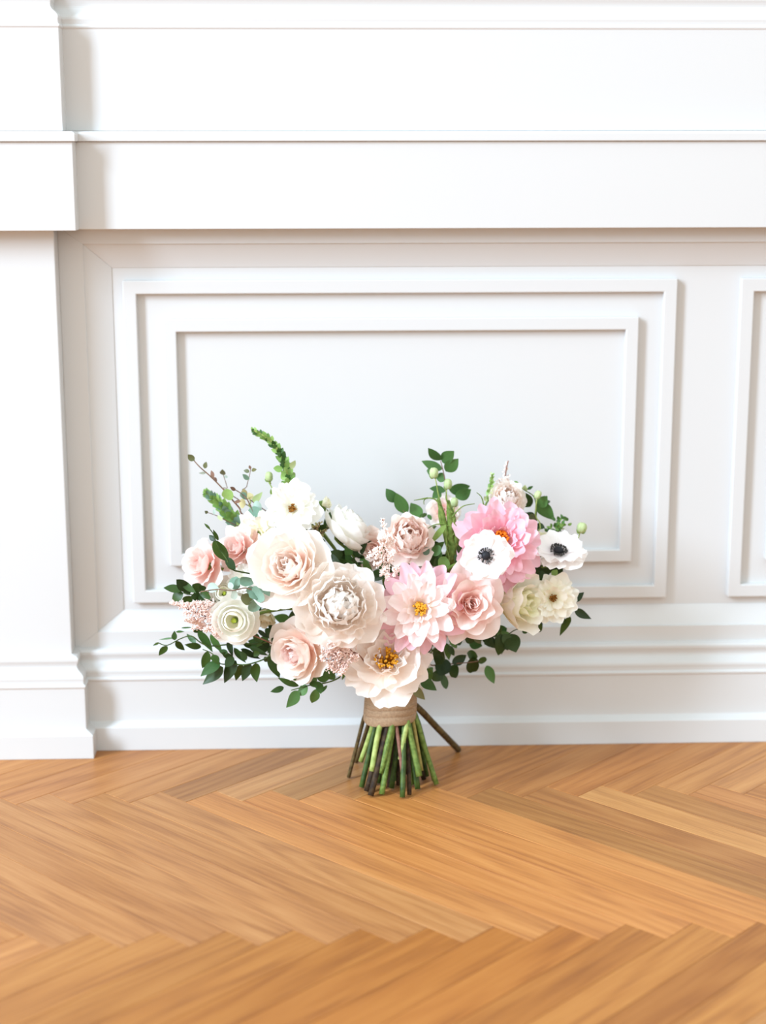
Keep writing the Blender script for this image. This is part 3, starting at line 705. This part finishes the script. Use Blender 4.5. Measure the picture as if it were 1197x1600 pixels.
sprig('leaf_branch', 'drooping branch of broad dark leaves hanging along the baseboard', 'C', [(1000, 740), (930, 780), (860, 820), (740, 855), (640, 850), (540, 845), (490, 775), (415, 740)], [
 (452, 756, 416, 874, 56), (488, 778, 532, 846, 50), (545, 836, 410, 932, 82, 'mid', 'lance'), (578, 872, 436, 992, 92, 'dark', 'lance'), (556, 768, 642, 804, 38), (645, 796, 588, 866, 56), (662, 826, 580, 982, 88, 'dark', 'lance'), (702, 846, 665, 958, 70, 'dark', 'lance'), (772, 848, 715, 970, 72, 'dark', 'lance'), (808, 838, 816, 972, 74, 'dark', 'lance'), (920, 766, 988, 940, 92, 'dark', 'lance'), (602, 772, 540, 748, 34), (742, 822, 698, 758, 38), (880, 800, 905, 832, 34), (960, 720, 905, 760, 40), (840, 760, 800, 790, 36), (930, 660, 985, 690, 40)], -.165, 'dark', 'oval', seed=4)
sprig('leaf_sprig', 'short sprig of glossy dark leaves below the pink rose', 'C', [(520, 380), (470, 350), (400, 335), (320, 330), (270, 318)], [
 (258, 300, 132, 283, 54), (265, 318, 188, 370, 66), (290, 302, 222, 222, 66), (250, 222, 357, 312, 42), (332, 340, 274, 402, 60), (402, 338, 335, 346, 60), (342, 258, 420, 300, 58), (398, 318, 474, 352, 66), (424, 330, 408, 392, 66), (430, 300, 395, 260, 40)], -.155, 'dark', 'oval', seed=5)
sprig('eucalyptus_sprig', 'blue green eucalyptus sprig between the ivory ranunculus and the garden rose', 'C', [(1030, 430), (920, 390), (830, 320), (740, 282), (640, 300), (520, 292), (400, 310)], [
 (672, 290, 648, 205, 66), (662, 300, 640, 360, 40, 'silver', 'round'), (735, 262, 742, 196, 88), (455, 300, 522, 268, 62, 'silver', 'round'), (745, 278, 806, 310, 52), (800, 268, 862, 374, 62), (760, 385, 836, 420, 82), (832, 232, 912, 332, 66, 'euc', 'oval'), (905, 398, 1022, 424, 62, 'euc', 'oval'), (712, 330, 760, 396, 70, 'olive', 'round'), (600, 262, 640, 268, 36, 'silver', 'round'), (850, 330, 770, 330, 60), (700, 250, 662, 232, 50)], -.205, 'euc', 'round', seed=6, smat='olive' if 'olive' in SM else 'twig')
sprig('leaf_sprig', 'small low sprig of green leaves under the blush garden rose', 'D', [(540, 690), (480, 745), (380, 775), (320, 780), (240, 800), (160, 822)], [
 (112, 800, 22, 830, 36), (216, 794, 78, 738, 38), (296, 772, 148, 716, 38), (212, 826, 133, 938, 78, 'mid', 'lance'), (280, 788, 212, 852, 60), (345, 762, 276, 718, 54), (432, 744, 334, 692, 66), (344, 818, 312, 912, 56), (350, 758, 372, 842, 50), (420, 786, 372, 842, 20), (482, 704, 398, 678, 50), (560, 640, 530, 742, 24), (470, 700, 430, 740, 50), (300, 760, 340, 800, 40)], -.185, 'mid', 'oval', seed=7)
# upper left
sprig('leaf_sprig', 'thin budding sprig reaching furthest up to the pilaster side', 'A', [(755, 722), (690, 640), (620, 560), (560, 490), (470, 400), (390, 330), (335, 265)], [
 (352, 285, 308, 243, 38, 'olive', 'oval'), (430, 345, 442, 298, 28, 'olive', 'oval'), (492, 425, 480, 364, 26, 'rust', 'oval'), (442, 378, 392, 380, 18, 'silver', 'oval'), (580, 575, 610, 512, 72, 'fresh', 'round'), (520, 440, 500, 410, 20, 'rust', 'oval'), (650, 600, 700, 590, 20, 'rust', 'oval')], -.095, 'fresh', 'round', seed=8, smat='twig', sr=.0010)
sprig('eucalyptus_sprig', 'round leaved eucalyptus sprig with a brown tip above the blush rose', 'A', [(810, 760), (800, 690), (750, 580), (700, 530), (640, 495)], [
 (660, 508, 622, 485, 22, 'rust', 'oval'), (700, 528, 742, 574, 40, 'euc', 'oval'), (750, 690, 852, 688, 88, 'euc', 'round'), (790, 640, 850, 640, 76, 'silver', 'round'), (775, 745, 760, 690, 46, 'euc', 'round'), (700, 755, 750, 770, 44, 'euc', 'oval')], -.105, 'euc', 'round', seed=9, smat='twig')
def spike(name, label, c, path, w0, w1, Y, mats, cnt, seed, lsize, smat='light', kind='oval'):
    """flower spike: small bells and leaflets all around a stem, thinner towards the tip"""
    rng = random.Random(seed); pts = [P3(c, x, y, Y) for x, y in path]; sp_ = smooth_path(pts, 6); k = len(sp_)
    b = MB(); tail = [BIND, BIND.lerp(pts[0], .5) + Vector((0, .015, 0))]
    b.tube(smooth_path(tail + pts, 5), .0013, 5); so = part(name, b.mesh(name, SM[smat]), None, label)
    for i in range(cnt):
        f = (i + .5) / cnt; j = f * (k - 1); a = sp_[int(j)].lerp(sp_[min(int(j) + 1, k - 1)], j - int(j)); t = (sp_[min(int(j) + 1, k - 1)] - sp_[max(int(j) - 1, 0)]).normalized()
        wd = (w0 + (w1 - w0) * f) / CROP[c][2] * mpp(a) / 2; ls = lsize * (1.15 - .6 * f) / CROP[c][2] * mpp(a)
        an = i * 2.39996 + rng.uniform(-.4, .4); o1 = t.orthogonal().normalized(); rad = Quaternion(t, an) @ o1
        T = a + rad * wd + t * ls * .7
        sub('leaf', leaf_var(rng.choice(mats), kind), so, leaf_matrix(a, T, ls * .62, rng.uniform(-.6, .6)))
    return so
spike('bell_spike', 'tall green bell spike curving over at its tip', 'A', [(1062, 500), (1052, 400), (1025, 300), (985, 220), (930, 145), (870, 100), (795, 62)], 104, 56, -.090, ['fresh', 'fresh', 'mid'], 60, 1, 72)
sprig('leaf_sprig', 'loose pale leaves at the foot of the green bell spike', 'A', [(1070, 560), (1062, 490), (1050, 400), (1030, 345)], [(1015, 348, 948, 345, 44), (1000, 420, 1046, 400, 48), (1080, 345, 1104, 284, 38, 'pale', 'oval'), (1075, 380, 1105, 420, 40), (1070, 500, 1112, 452, 56, 'pale', 'round'), (962, 522, 1026, 508, 50), (925, 500, 960, 540, 40), (1000, 455, 1030, 450, 22)], -.092, 'fresh', 'oval', seed=10, smat='light')
bud('seed_pod', 'pale green pod left of the bell spike', 'A', 910, 405, 62, 74, -.085, [(925, 460), (945, 510)], 'pale')
spike('bell_spike', 'shorter fuzzy green spike behind the budding sprig', 'A', [(690, 770), (620, 690), (560, 625), (500, 570), (442, 528)], 140, 70, -.075, ['fresh', 'euc', 'fresh'], 60, 2, 84)
sprig('leaf_sprig', 'tiny grey leaves on a hair thin stalk', 'A', [(600, 740), (570, 720), (500, 690), (445, 672)], [(455, 678, 432, 664, 20, 'olive', 'oval'), (500, 690, 500, 650, 18, 'silver', 'oval'), (530, 700, 560, 735, 24, 'pale', 'oval')], -.085, 'silver', 'oval', seed=11, smat='twig', sr=.0006)
sprig('leaf_sprig', 'wispy pale stalk with five tiny leaves', 'A', [(745, 560), (745, 480), (765, 400), (775, 345)], [(762, 424, 714, 390, 30, 'euc', 'oval'), (766, 370, 726, 360, 24, 'olive', 'oval'), (775, 350, 764, 322, 16, 'rust', 'oval'), (780, 360, 816, 352, 22, 'olive', 'oval')], -.08, 'euc', 'oval', seed=12, smat='twig', sr=.0006)
sprig('leaf_sprig', 'soft grey bud on a thin stalk near the panel', 'A', [(610, 530), (600, 490), (585, 440), (570, 395)], [(572, 395, 562, 355, 34, 'olive', 'oval'), (580, 410, 600, 400, 22, 'silver', 'oval')], -.05, 'olive', 'oval', seed=13, smat='twig', sr=.0006)
sprig('leaf_sprig', 'lime green bracts above the blush rose', 'A', [(800, 660), (775, 600), (765, 565)], [(785, 590, 856, 528, 46), (790, 592, 845, 566, 44), (775, 580, 760, 530, 44, 'tan', 'oval'), (740, 610, 690, 590, 60, 'tan', 'oval'), (730, 560, 720, 500, 50, 'tan', 'oval')], -.085, 'pale', 'lance', seed=14, smat='light')
sprig('leaf_sprig', 'dark curling leaves crossing the pink roses', 'A', [(660, 1110), (600, 1030), (550, 960), (512, 890), (492, 830), (436, 762)], [(500, 886, 596, 1036, 84), (590, 1010, 656, 1094, 50), (512, 882, 466, 846, 32), (532, 884, 496, 808, 22), (470, 800, 430, 758, 16)], -.175, 'dark', 'oval', seed=15)
sprig('eucalyptus_sprig', 'silvery eucalyptus leaves between the pink rose and the garden rose', 'A', [(920, 1010), (860, 980), (820, 965)], [(870, 985, 758, 968, 88, 'silver', 'round'), (875, 1000, 850, 905, 60, 'silver', 'round'), (900, 1000, 820, 1010, 40, 'euc', 'round')], -.165, 'silver', 'round', seed=16)
# top middle
sprig('leaf_sprig', 'upright sprig of smooth dark green leaves, tallest above the pods', 'E', [(770, 640), (755, 520), (745, 420), (730, 290), (700, 165)], [
 (702, 162, 602, 66, 68), (714, 234, 552, 170, 66), (714, 182, 804, 90, 88), (742, 258, 842, 160, 92), (738, 328, 664, 292, 66), (650, 262, 582, 250, 56), (772, 412, 936, 380, 84), (826, 474, 948, 410, 82), (740, 422, 614, 400, 54), (700, 420, 636, 474, 62)], -.065, 'mid', 'oval', seed=17, smat='twig')
sprig('leaf_sprig', 'sprig of smooth dark leaves over the carnation', 'E', [(470, 740), (450, 665), (385, 592), (312, 525)], [
 (328, 515, 243, 410, 76), (410, 608, 328, 448, 92), (442, 652, 316, 656, 50), (514, 668, 450, 532, 92), (525, 632, 584, 620, 32), (590, 620, 618, 664, 28)], -.075, 'mid', 'oval', seed=18, smat='twig')
bud('seed_pod', 'round pale green pod in front of the tall leaf sprig', 'E', 640, 266, 82, 92, -.095, [(660, 340), (680, 450), (720, 600), (760, 900)], 'pale')
bud('seed_pod', 'pale green pod on a straight stalk right under the tall sprig', 'E', 760, 360, 76, 90, -.09, [(748, 440), (765, 600), (780, 900)], 'pale')
bud('seed_pod', 'low pale green pod among the tendrils', 'E', 815, 515, 70, 80, -.10, [(810, 600), (800, 750), (790, 930)], 'pale')
for lab, pts, r_ in [('thick bright green stalk bending towards the pods', [(770, 1020), (755, 800), (720, 640), (675, 480)], .0034), ('thick bright green stalk standing upright beside the carnation', [(775, 1040), (790, 840), (780, 660), (765, 500)], .0042), ('bright green stalk leaning to the pink dahlia', [(810, 1020), (835, 880), (815, 700), (790, 560)], .0034), ('bright green stalk behind the other stalks', [(740, 1030), (750, 860), (700, 660), (690, 560)], .0028)]:
    b = MB(); w3 = smooth_path([BIND + Vector((0, .01, 0))] + [P3('E', x, y, -.125) for x, y in pts], 5); b.tube(w3, [r_] * (len(w3) - 4) + [r_ * .9, r_ * .75, r_ * .6, r_ * .45], 8)
    part('pod_stalk', b.mesh('pod_stalk', SM['green']), None, lab)
for lab, pts in [('thin green tendril hooking to the carnation side', [(700, 540), (650, 490), (590, 480), (558, 500), (558, 535)]), ('thin tendril reaching over the carnation', [(590, 480), (530, 490), (472, 500)]), ('thin green tendril arching over the pink dahlia', [(800, 640), (840, 590), (900, 545), (990, 528)]), ('thin tendril over the carnation petals', [(770, 720), (720, 700), (640, 710), (590, 740)]), ('thin tendril beside the low pod', [(800, 610), (770, 550), (745, 480), (750, 430)]), ('thin wavy tendril beside the stalks', [(800, 800), (840, 740), (810, 680), (830, 640)]), ('thin curling tendril behind the pink dahlia', [(1060, 600), (1065, 540), (1045, 470), (1005, 432)])]:
    b = MB(); w3 = smooth_path([P3('E', x, y, -.128) for x, y in pts], 6); b.tube(w3, [.0012 - .0008 * i / len(w3) for i in range(len(w3))], 5)
    part('tendril', b.mesh('tendril', SM['green']), None, lab)
sprig('leaf_sprig', 'fresh green leaves at the foot of the stalks', 'E', [(760, 1040), (750, 900), (745, 710)], [(742, 706, 618, 864, 50, 'fresh', 'lance'), (742, 980, 690, 1080, 90, 'fresh', 'oval'), (820, 960, 880, 1080, 46, 'dark', 'oval'), (620, 930, 700, 920, 76, 'mid', 'round'), (560, 960, 600, 900, 50, 'euc', 'oval'), (850, 880, 880, 960, 60, 'dark', 'oval'), (700, 1000, 640, 1050, 60, 'dark', 'oval'), (540, 1030, 580, 1000, 40, 'silver', 'oval')], -.14, 'fresh', 'oval', seed=19, smat='green')
# right
spike('bell_spike', 'little green spike beside the pale spray rose', 'F', [(305, 320), (322, 250), (338, 180), (345, 105)], 80, 30, -.07, ['fresh', 'pale', 'fresh'], 28, 3, 46, 'green')
sprig('leaf_sprig', 'dark leaves arching above the white anemone', 'F', [(660, 600), (680, 480), (690, 380), (670, 280), (600, 230), (540, 190)], [
 (640, 362, 575, 252, 88), (695, 330, 818, 455, 110, 'mid', 'lance'), (700, 350, 770, 280, 70, 'mid', 'oval'), (660, 472, 606, 410, 72), (690, 495, 750, 522, 42), (690, 590, 645, 572, 52), (545, 192, 520, 160, 26, 'fresh', 'oval'), (560, 200, 500, 205, 26, 'fresh', 'oval'), (560, 250, 535, 265, 30, 'pale', 'oval'), (605, 235, 600, 195, 34, 'pale', 'oval'), (620, 225, 660, 200, 20, 'mid', 'oval'), (650, 410, 670, 500, 60, 'olive', 'oval'), (770, 300, 775, 330, 40)], -.06, 'dark', 'oval', seed=20, smat='green')
bud('seed_pod', 'pale green pod nodding over the dark leaves', 'F', 700, 265, 58, 68, -.075, [(690, 320), (680, 420), (680, 600)], 'pale', 25)
bud('seed_pod', 'pale green pod on a stalk beyond the white anemone', 'F', 1043, 522, 84, 84, -.075, [(1025, 575), (992, 650), (900, 760)], 'pale', 10)
def tuft(name, label, c, x, y, w, h, Y, cnt, seed):
    rng = random.Random(seed); p = P3(c, x, y, Y); s_ = mpp(p) / CROP[c][2]; b = MB(); lv = []
    b0 = P3(c, x - w * .2, y + h * .5, Y)
    b.tube(smooth_path([BIND, BIND.lerp(b0, .5) + Vector((0, .015, 0)), b0, p], 4), .001, 5)
    so = part(name, b.mesh(name, SM['green']), None, label)
    for i in range(cnt):
        q = p + Vector((rng.gauss(0, .26) * w * s_, rng.gauss(0, .2) * w * s_, rng.gauss(0, .26) * h * s_))
        t = q + Vector((rng.uniform(-1, 1), rng.uniform(-1, .3), rng.uniform(-.2, 1))).normalized() * 44 * s_
        sub('leaf', leaf_var(rng.choice(['fresh', 'mid']), 'oval'), so, leaf_matrix(q, t, 27 * s_, rng.uniform(-.7, .7)))
tuft('fern_tuft', 'bright green ferny tuft over the white anemone', 'F', 872, 500, 100, 120, -.07, 34, 4)
tuft('fern_tuft', 'bright green ferny tuft below the other one', 'F', 815, 560, 70, 90, -.075, 22, 5)
sprig('leaf_sprig', 'big dark leaves between the anemone and the cream butterfly flower', 'H', [(480, 330), (560, 290), (620, 230)], [(560, 190, 720, 190, 110, 'dark', 'oval'), (640, 190, 590, 350, 130, 'dark', 'oval'), (590, 160, 560, 260, 90, 'dark', 'oval'), (740, 240, 780, 180, 50, 'fresh', 'oval'), (580, 490, 535, 482, 40, 'dark', 'oval')], -.11, 'dark', 'oval', seed=21)
sprig('leaf_sprig', 'dark pointed leaves around the cream butterfly flower', 'H', [(760, 520), (860, 520), (920, 520), (930, 560)], [(918, 474, 1024, 400, 70), (935, 556, 1082, 634, 76), (908, 612, 816, 778, 66), (850, 630, 840, 690, 50), (910, 480, 950, 500, 50)], -.12, 'dark', 'lance', seed=22)
sprig('leaf_sprig', 'cluster of dark leaves under the lisianthus', 'H', [(220, 700), (250, 770), (300, 800), (400, 740), (560, 720)], [(590, 760, 590, 668, 90, 'dark', 'round'), (90, 768, 198, 904, 82), (250, 782, 236, 970, 104), (350, 780, 392, 940, 126), (285, 780, 330, 900, 80), (20, 802, 68, 862, 40), (90, 860, 140, 830, 40), (470, 780, 480, 740, 40), (190, 620, 195, 700, 50), (150, 740, 215, 800, 60), (300, 880, 320, 930, 50)], -.125, 'dark', 'oval', seed=23)
sprig('eucalyptus_sprig', 'hanging sprig of round dark leaves in the shade of the dahlia', 'G', [(430, 960), (470, 1020), (560, 1018), (660, 1010), (800, 1000), (925, 982)], [
 (560, 970, 600, 1096, 118, 'dark', 'round'), (662, 1004, 780, 938, 74, 'dark', 'oval'), (692, 1016, 676, 1126, 74, 'dark', 'round'), (838, 952, 848, 1072, 98, 'dark', 'round'), (900, 1000, 962, 962, 48, 'dark', 'round'), (840, 970, 875, 950, 36, 'dark', 'oval')], -.10, 'dark', 'round', seed=24, smat='twig')
sprig('leaf_sprig', 'dark leaves under the pink dahlia', 'G', [(470, 880), (560, 880), (620, 830)], [(606, 826, 636, 968, 66, 'mid', 'lance'), (500, 890, 596, 970, 96), (640, 850, 680, 932, 44), (648, 776, 705, 866, 62, 'mid', 'oval'), (700, 820, 755, 810, 60), (560, 930, 520, 1010, 80), (780, 780, 865, 800, 60), (860, 770, 920, 830, 40, 'olive', 'oval'), (470, 1040, 440, 1130, 60, 'mid', 'oval'), (930, 740, 1050, 720, 60), (940, 760, 1040, 860, 70, 'dark', 'lance')], -.13, 'dark', 'oval', seed=25)
sprig('leaf_sprig', 'green leaves hanging beside the ribbon', 'D', [(1060, 700), (1095, 735), (1050, 790)], [(1108, 660, 1164, 742, 66, 'mid', 'oval'), (1090, 746, 1198, 818, 76, 'mid', 'lance'), (1036, 796, 1118, 884, 62, 'olive', 'lance'), (1150, 700, 1180, 660, 40)], -.155, 'mid', 'lance', seed=26)
# dark greenery packed between the blooms
rf = random.Random(9)
for k, (gx, gy, gw, gh, gY) in enumerate([(445, 985, 50, 60, -.12), (605, 905, 46, 60, -.125), (500, 838, 80, 40, -.105), (430, 850, 60, 60, -.10), (690, 880, 60, 50, -.12), (835, 900, 60, 60, -.09), (770, 985, 60, 50, -.10), (640, 1040, 60, 70, -.105), (540, 890, 100, 80, -.10), (460, 960, 80, 80, -.10), (700, 970, 120, 70, -.10), (360, 930, 90, 60, -.09), (590, 1000, 90, 80, -.12), (560, 880, 60, 60, -.115)]):
    lv = []
    for i in range(13):
        x = gx + rf.gauss(0, .42) * gw; y = gy + rf.gauss(0, .42) * gh; a = rf.uniform(0, 6.28); l = rf.uniform(16, 30)
        lv.append((x, y, x + l * math.cos(a), y + l * math.sin(a), rf.uniform(9, 16), rf.choice(['dark', 'dark', 'mid'])))
    sprig('leaf_sprig', 'dark leaves packed between the blooms', 'P', [(gx, gy + 10), (gx, gy - 5)], lv, gY, 'dark', 'oval', seed=100 + k, dy=.02)

# ---------------------------------------------------------------- astilbe plumes
def plume(name, label, c, axis, branches, Y, mat, seed, r=.0021, dens=16):
    rng = random.Random(seed); b = MB(); f = MB()
    ax = [P3(c, x, y, Y) for x, y in axis]
    b.tube(smooth_path([BIND, BIND.lerp(ax[0], .6)] + ax, 4), .0009, 5)
    for (x0, y0, x1, y1, wd) in branches:
        p0 = P3(c, x0, y0, Y + rng.uniform(-.008, .008)); p1 = P3(c, x1, y1, Y + rng.uniform(-.02, .006)); w_ = wd / CROP[c][2] * mpp(p0) / 2 * 1.3
        b.tube([p0, p1], .0005, 4)
        for i in range(dens):
            t = rng.random(); s_ = 1 - .6 * t
            q = p0.lerp(p1, t) + Vector((rng.gauss(0, .5), rng.gauss(0, .5), rng.gauss(0, .5))) * w_ * s_
            rr = r * rng.uniform(.5, .95); d = Vector((rng.gauss(0, 1), rng.gauss(0, 1), rng.gauss(0, 1))).normalized()
            f.blob(q, rr * .55, rr * .55, rr * 1.35, d.to_track_quat('Z', 'X').to_matrix(), 5, 4)
    so = part(name, b.mesh(name, SM['mauve']), None, label); sub('florets', f.mesh('florets', mat, False), so, kind='stuff')
plume('astilbe_plume', 'feathery upright blush astilbe plume before the carnation', 'E', [(250, 1090), (230, 950), (215, 780), (205, 660)], [(225, 800, 205, 660, 40), (225, 900, 130, 930, 60), (225, 880, 300, 850, 60), (230, 960, 90, 970, 70), (230, 960, 310, 940, 60), (235, 1010, 140, 1050, 70), (240, 1000, 290, 1010, 60), (245, 1060, 200, 1130, 50), (300, 1090, 380, 1080, 46), (225, 820, 180, 840, 60), (225, 840, 270, 800, 60), (245, 1120, 245, 1190, 36), (320, 1110, 300, 1140, 30)], -.19, M_AST, 1, dens=84)
plume('astilbe_plume', 'feathery blush astilbe plume under the dark leaf sprig', 'C', [(620, 560), (520, 520), (400, 480), (280, 430), (190, 395)], [(500, 560, 340, 580, 60), (500, 500, 330, 520, 70), (480, 460, 280, 470, 70), (460, 420, 240, 420, 60), (480, 400, 350, 400, 60), (330, 420, 170, 390, 36), (520, 580, 430, 590, 50), (400, 540, 290, 520, 40), (540, 620, 500, 600, 50)], -.178, M_AST2, 2, dens=130)
plume('astilbe_plume', 'dusty pink astilbe cluster below the white peony', 'D', [(640, 560), (560, 560), (480, 560), (380, 600)], [(600, 540, 520, 470, 70), (560, 560, 430, 490, 80), (540, 590, 400, 530, 80), (540, 600, 370, 610, 80), (520, 620, 420, 670, 70), (560, 620, 470, 690, 60), (600, 600, 620, 560, 60), (520, 560, 380, 560, 90), (560, 520, 470, 530, 80), (480, 640, 430, 640, 70), (500, 520, 330, 470, 50), (580, 560, 640, 580, 50), (560, 640, 510, 710, 40)], -.232, M_AST2, 3, dens=80)
plume('astilbe_plume', 'pale astilbe wisp behind the pink dahlia', 'F', [(440, 320), (440, 200), (455, 60), (470, 0)], [(440, 260, 400, 150, 70), (440, 240, 470, 110, 70), (440, 180, 460, 20, 40), (430, 220, 370, 190, 50)], -.05, M_AST, 4, dens=26)
plume('astilbe_plume', 'cream feathery wisp over the garden rose', 'P', [(490, 860), (488, 840), (500, 818)], [(480, 840, 500, 815, 16), (486, 842, 515, 825, 16), (478, 840, 470, 828, 14)], -.12, LM['tan'], 5, r=.0018, dens=40)

# ---------------------------------------------------------------- ribbon and cut stems
wb = onY(609, 1121, -.125); wt = onY(612, 1064, -.125); RW = 40.5 * mpp(wb)
def wrap_mesh():
    V, Fc = [], []; n = 40
    levels = [(0., 1.0), (.03, 1.035), (.20, 1.03), (.215, 1.0), (.235, 1.025), (.38, 1.02), (.395, .99), (.41, 1.02), (.50, 1.015), (.515, .985), (.6, .99), (1.0, 1.03)]
    for t, k in levels:
        for j in range(n):
            a = 2 * PI * j / n; p = wb.lerp(wt, t)
            V.append((p.x + RW * k * math.cos(a), p.y + RW * .9 * k * math.sin(a), p.z + .0035 * math.sin(a + .6) * (1 - t) + .0015 * math.sin(3 * a)))
    for i in range(len(levels) - 1):
        for j in range(n): Fc.append((i * n + j, i * n + (j + 1) % n, (i + 1) * n + (j + 1) % n, (i + 1) * n + j))
    return V, Fc
V, Fc = wrap_mesh(); part('ribbon_wrap', mesh('ribbon_wrap', V, Fc, M_RIB, True), None, 'beige burlap ribbon wound around the stems')
rs = random.Random(3)
def cut_stem(x0, y0, x1, y1, w, mat, fr=0., air=None):
    """fr: -1 back of the bunch .. 1 front"""
    a = px('S', x0, y0); e = px('S', x1, y1)
    foot = onZ(e[0], e[1], .0035)
    dx = min(.92, abs(onY(a[0], a[1], -.125).x - wb.x) / RW); Ys = -.125 - fr * RW * .72 * math.sqrt(1 - dx * dx)
    A = onY(a[0], a[1] - 6, Ys); r = w / 5.44 * mpp(foot) / 2 * 1.18
    foot.z = r * .55 + .0005
    if air is not None: foot = onY(e[0], e[1], air)
    pts = [A.lerp(BIND, .5), A, A.lerp(foot, .5) + Vector((rs.uniform(-.001, .001), rs.uniform(-.002, .002), 0)), foot]
    b = MB(); b.tube(smooth_path(pts, 3), r, 8)
    part('stem', b.mesh('stem', SM[mat]))
for q in [(290, 300, 135, 830, 28, 'brown', .1), (345, 310, 200, 700, 30, 'brown', -.3), (375, 320, 238, 705, 36, 'light', .3, -.135), (425, 330, 332, 790, 40, 'light', .9, -.168), (390, 330, 245, 918, 42, 'dkgreen', .2), (455, 330, 290, 955, 46, 'dkbrown', .6), (490, 330, 322, 992, 44, 'dkbrown', .7), (525, 330, 405, 805, 40, 'green', .95, -.17), (530, 330, 416, 980, 44, 'green', .8), (550, 330, 480, 915, 36, 'dkbrown', .5), (575, 330, 500, 925, 40, 'dkgreen', .4), (535, 400, 598, 872, 26, 'mauve', 1.0, -.178), (640, 335, 575, 690, 36, 'light', .95, -.165), (600, 330, 592, 1005, 40, 'dkgreen', .7), (610, 330, 735, 832, 48, 'green', .9, -.165), (665, 335, 757, 785, 26, 'tan', .7, -.155), (690, 335, 882, 892, 38, 'green', .5), (640, 330, 722, 935, 42, 'dkgreen', .5), (700, 330, 862, 860, 30, 'dkgreen', .0), (660, 330, 775, 850, 34, 'dkbrown', .2), (620, 330, 652, 982, 34, 'dkbrown', .4), (705, 265, 1068, 602, 46, 'brown', -.2), (560, 330, 545, 860, 40, 'dkgreen', .2), (440, 330, 390, 880, 40, 'dkgreen', .2), (500, 330, 450, 850, 40, 'green', .0), (620, 330, 700, 890, 40, 'green', .1), (470, 330, 340, 860, 36, 'green', -.1), (400, 330, 300, 730, 34, 'brown', -.3), (540, 330, 560, 900, 36, 'dkbrown', .1), (590, 330, 660, 900, 36, 'green', .3), (680, 330, 800, 820, 36, 'dkgreen', -.2), (460, 330, 420, 780, 40, 'brown', -.3), (600, 330, 640, 800, 44, 'dkbrown', -.3)]:
    cut_stem(*q)
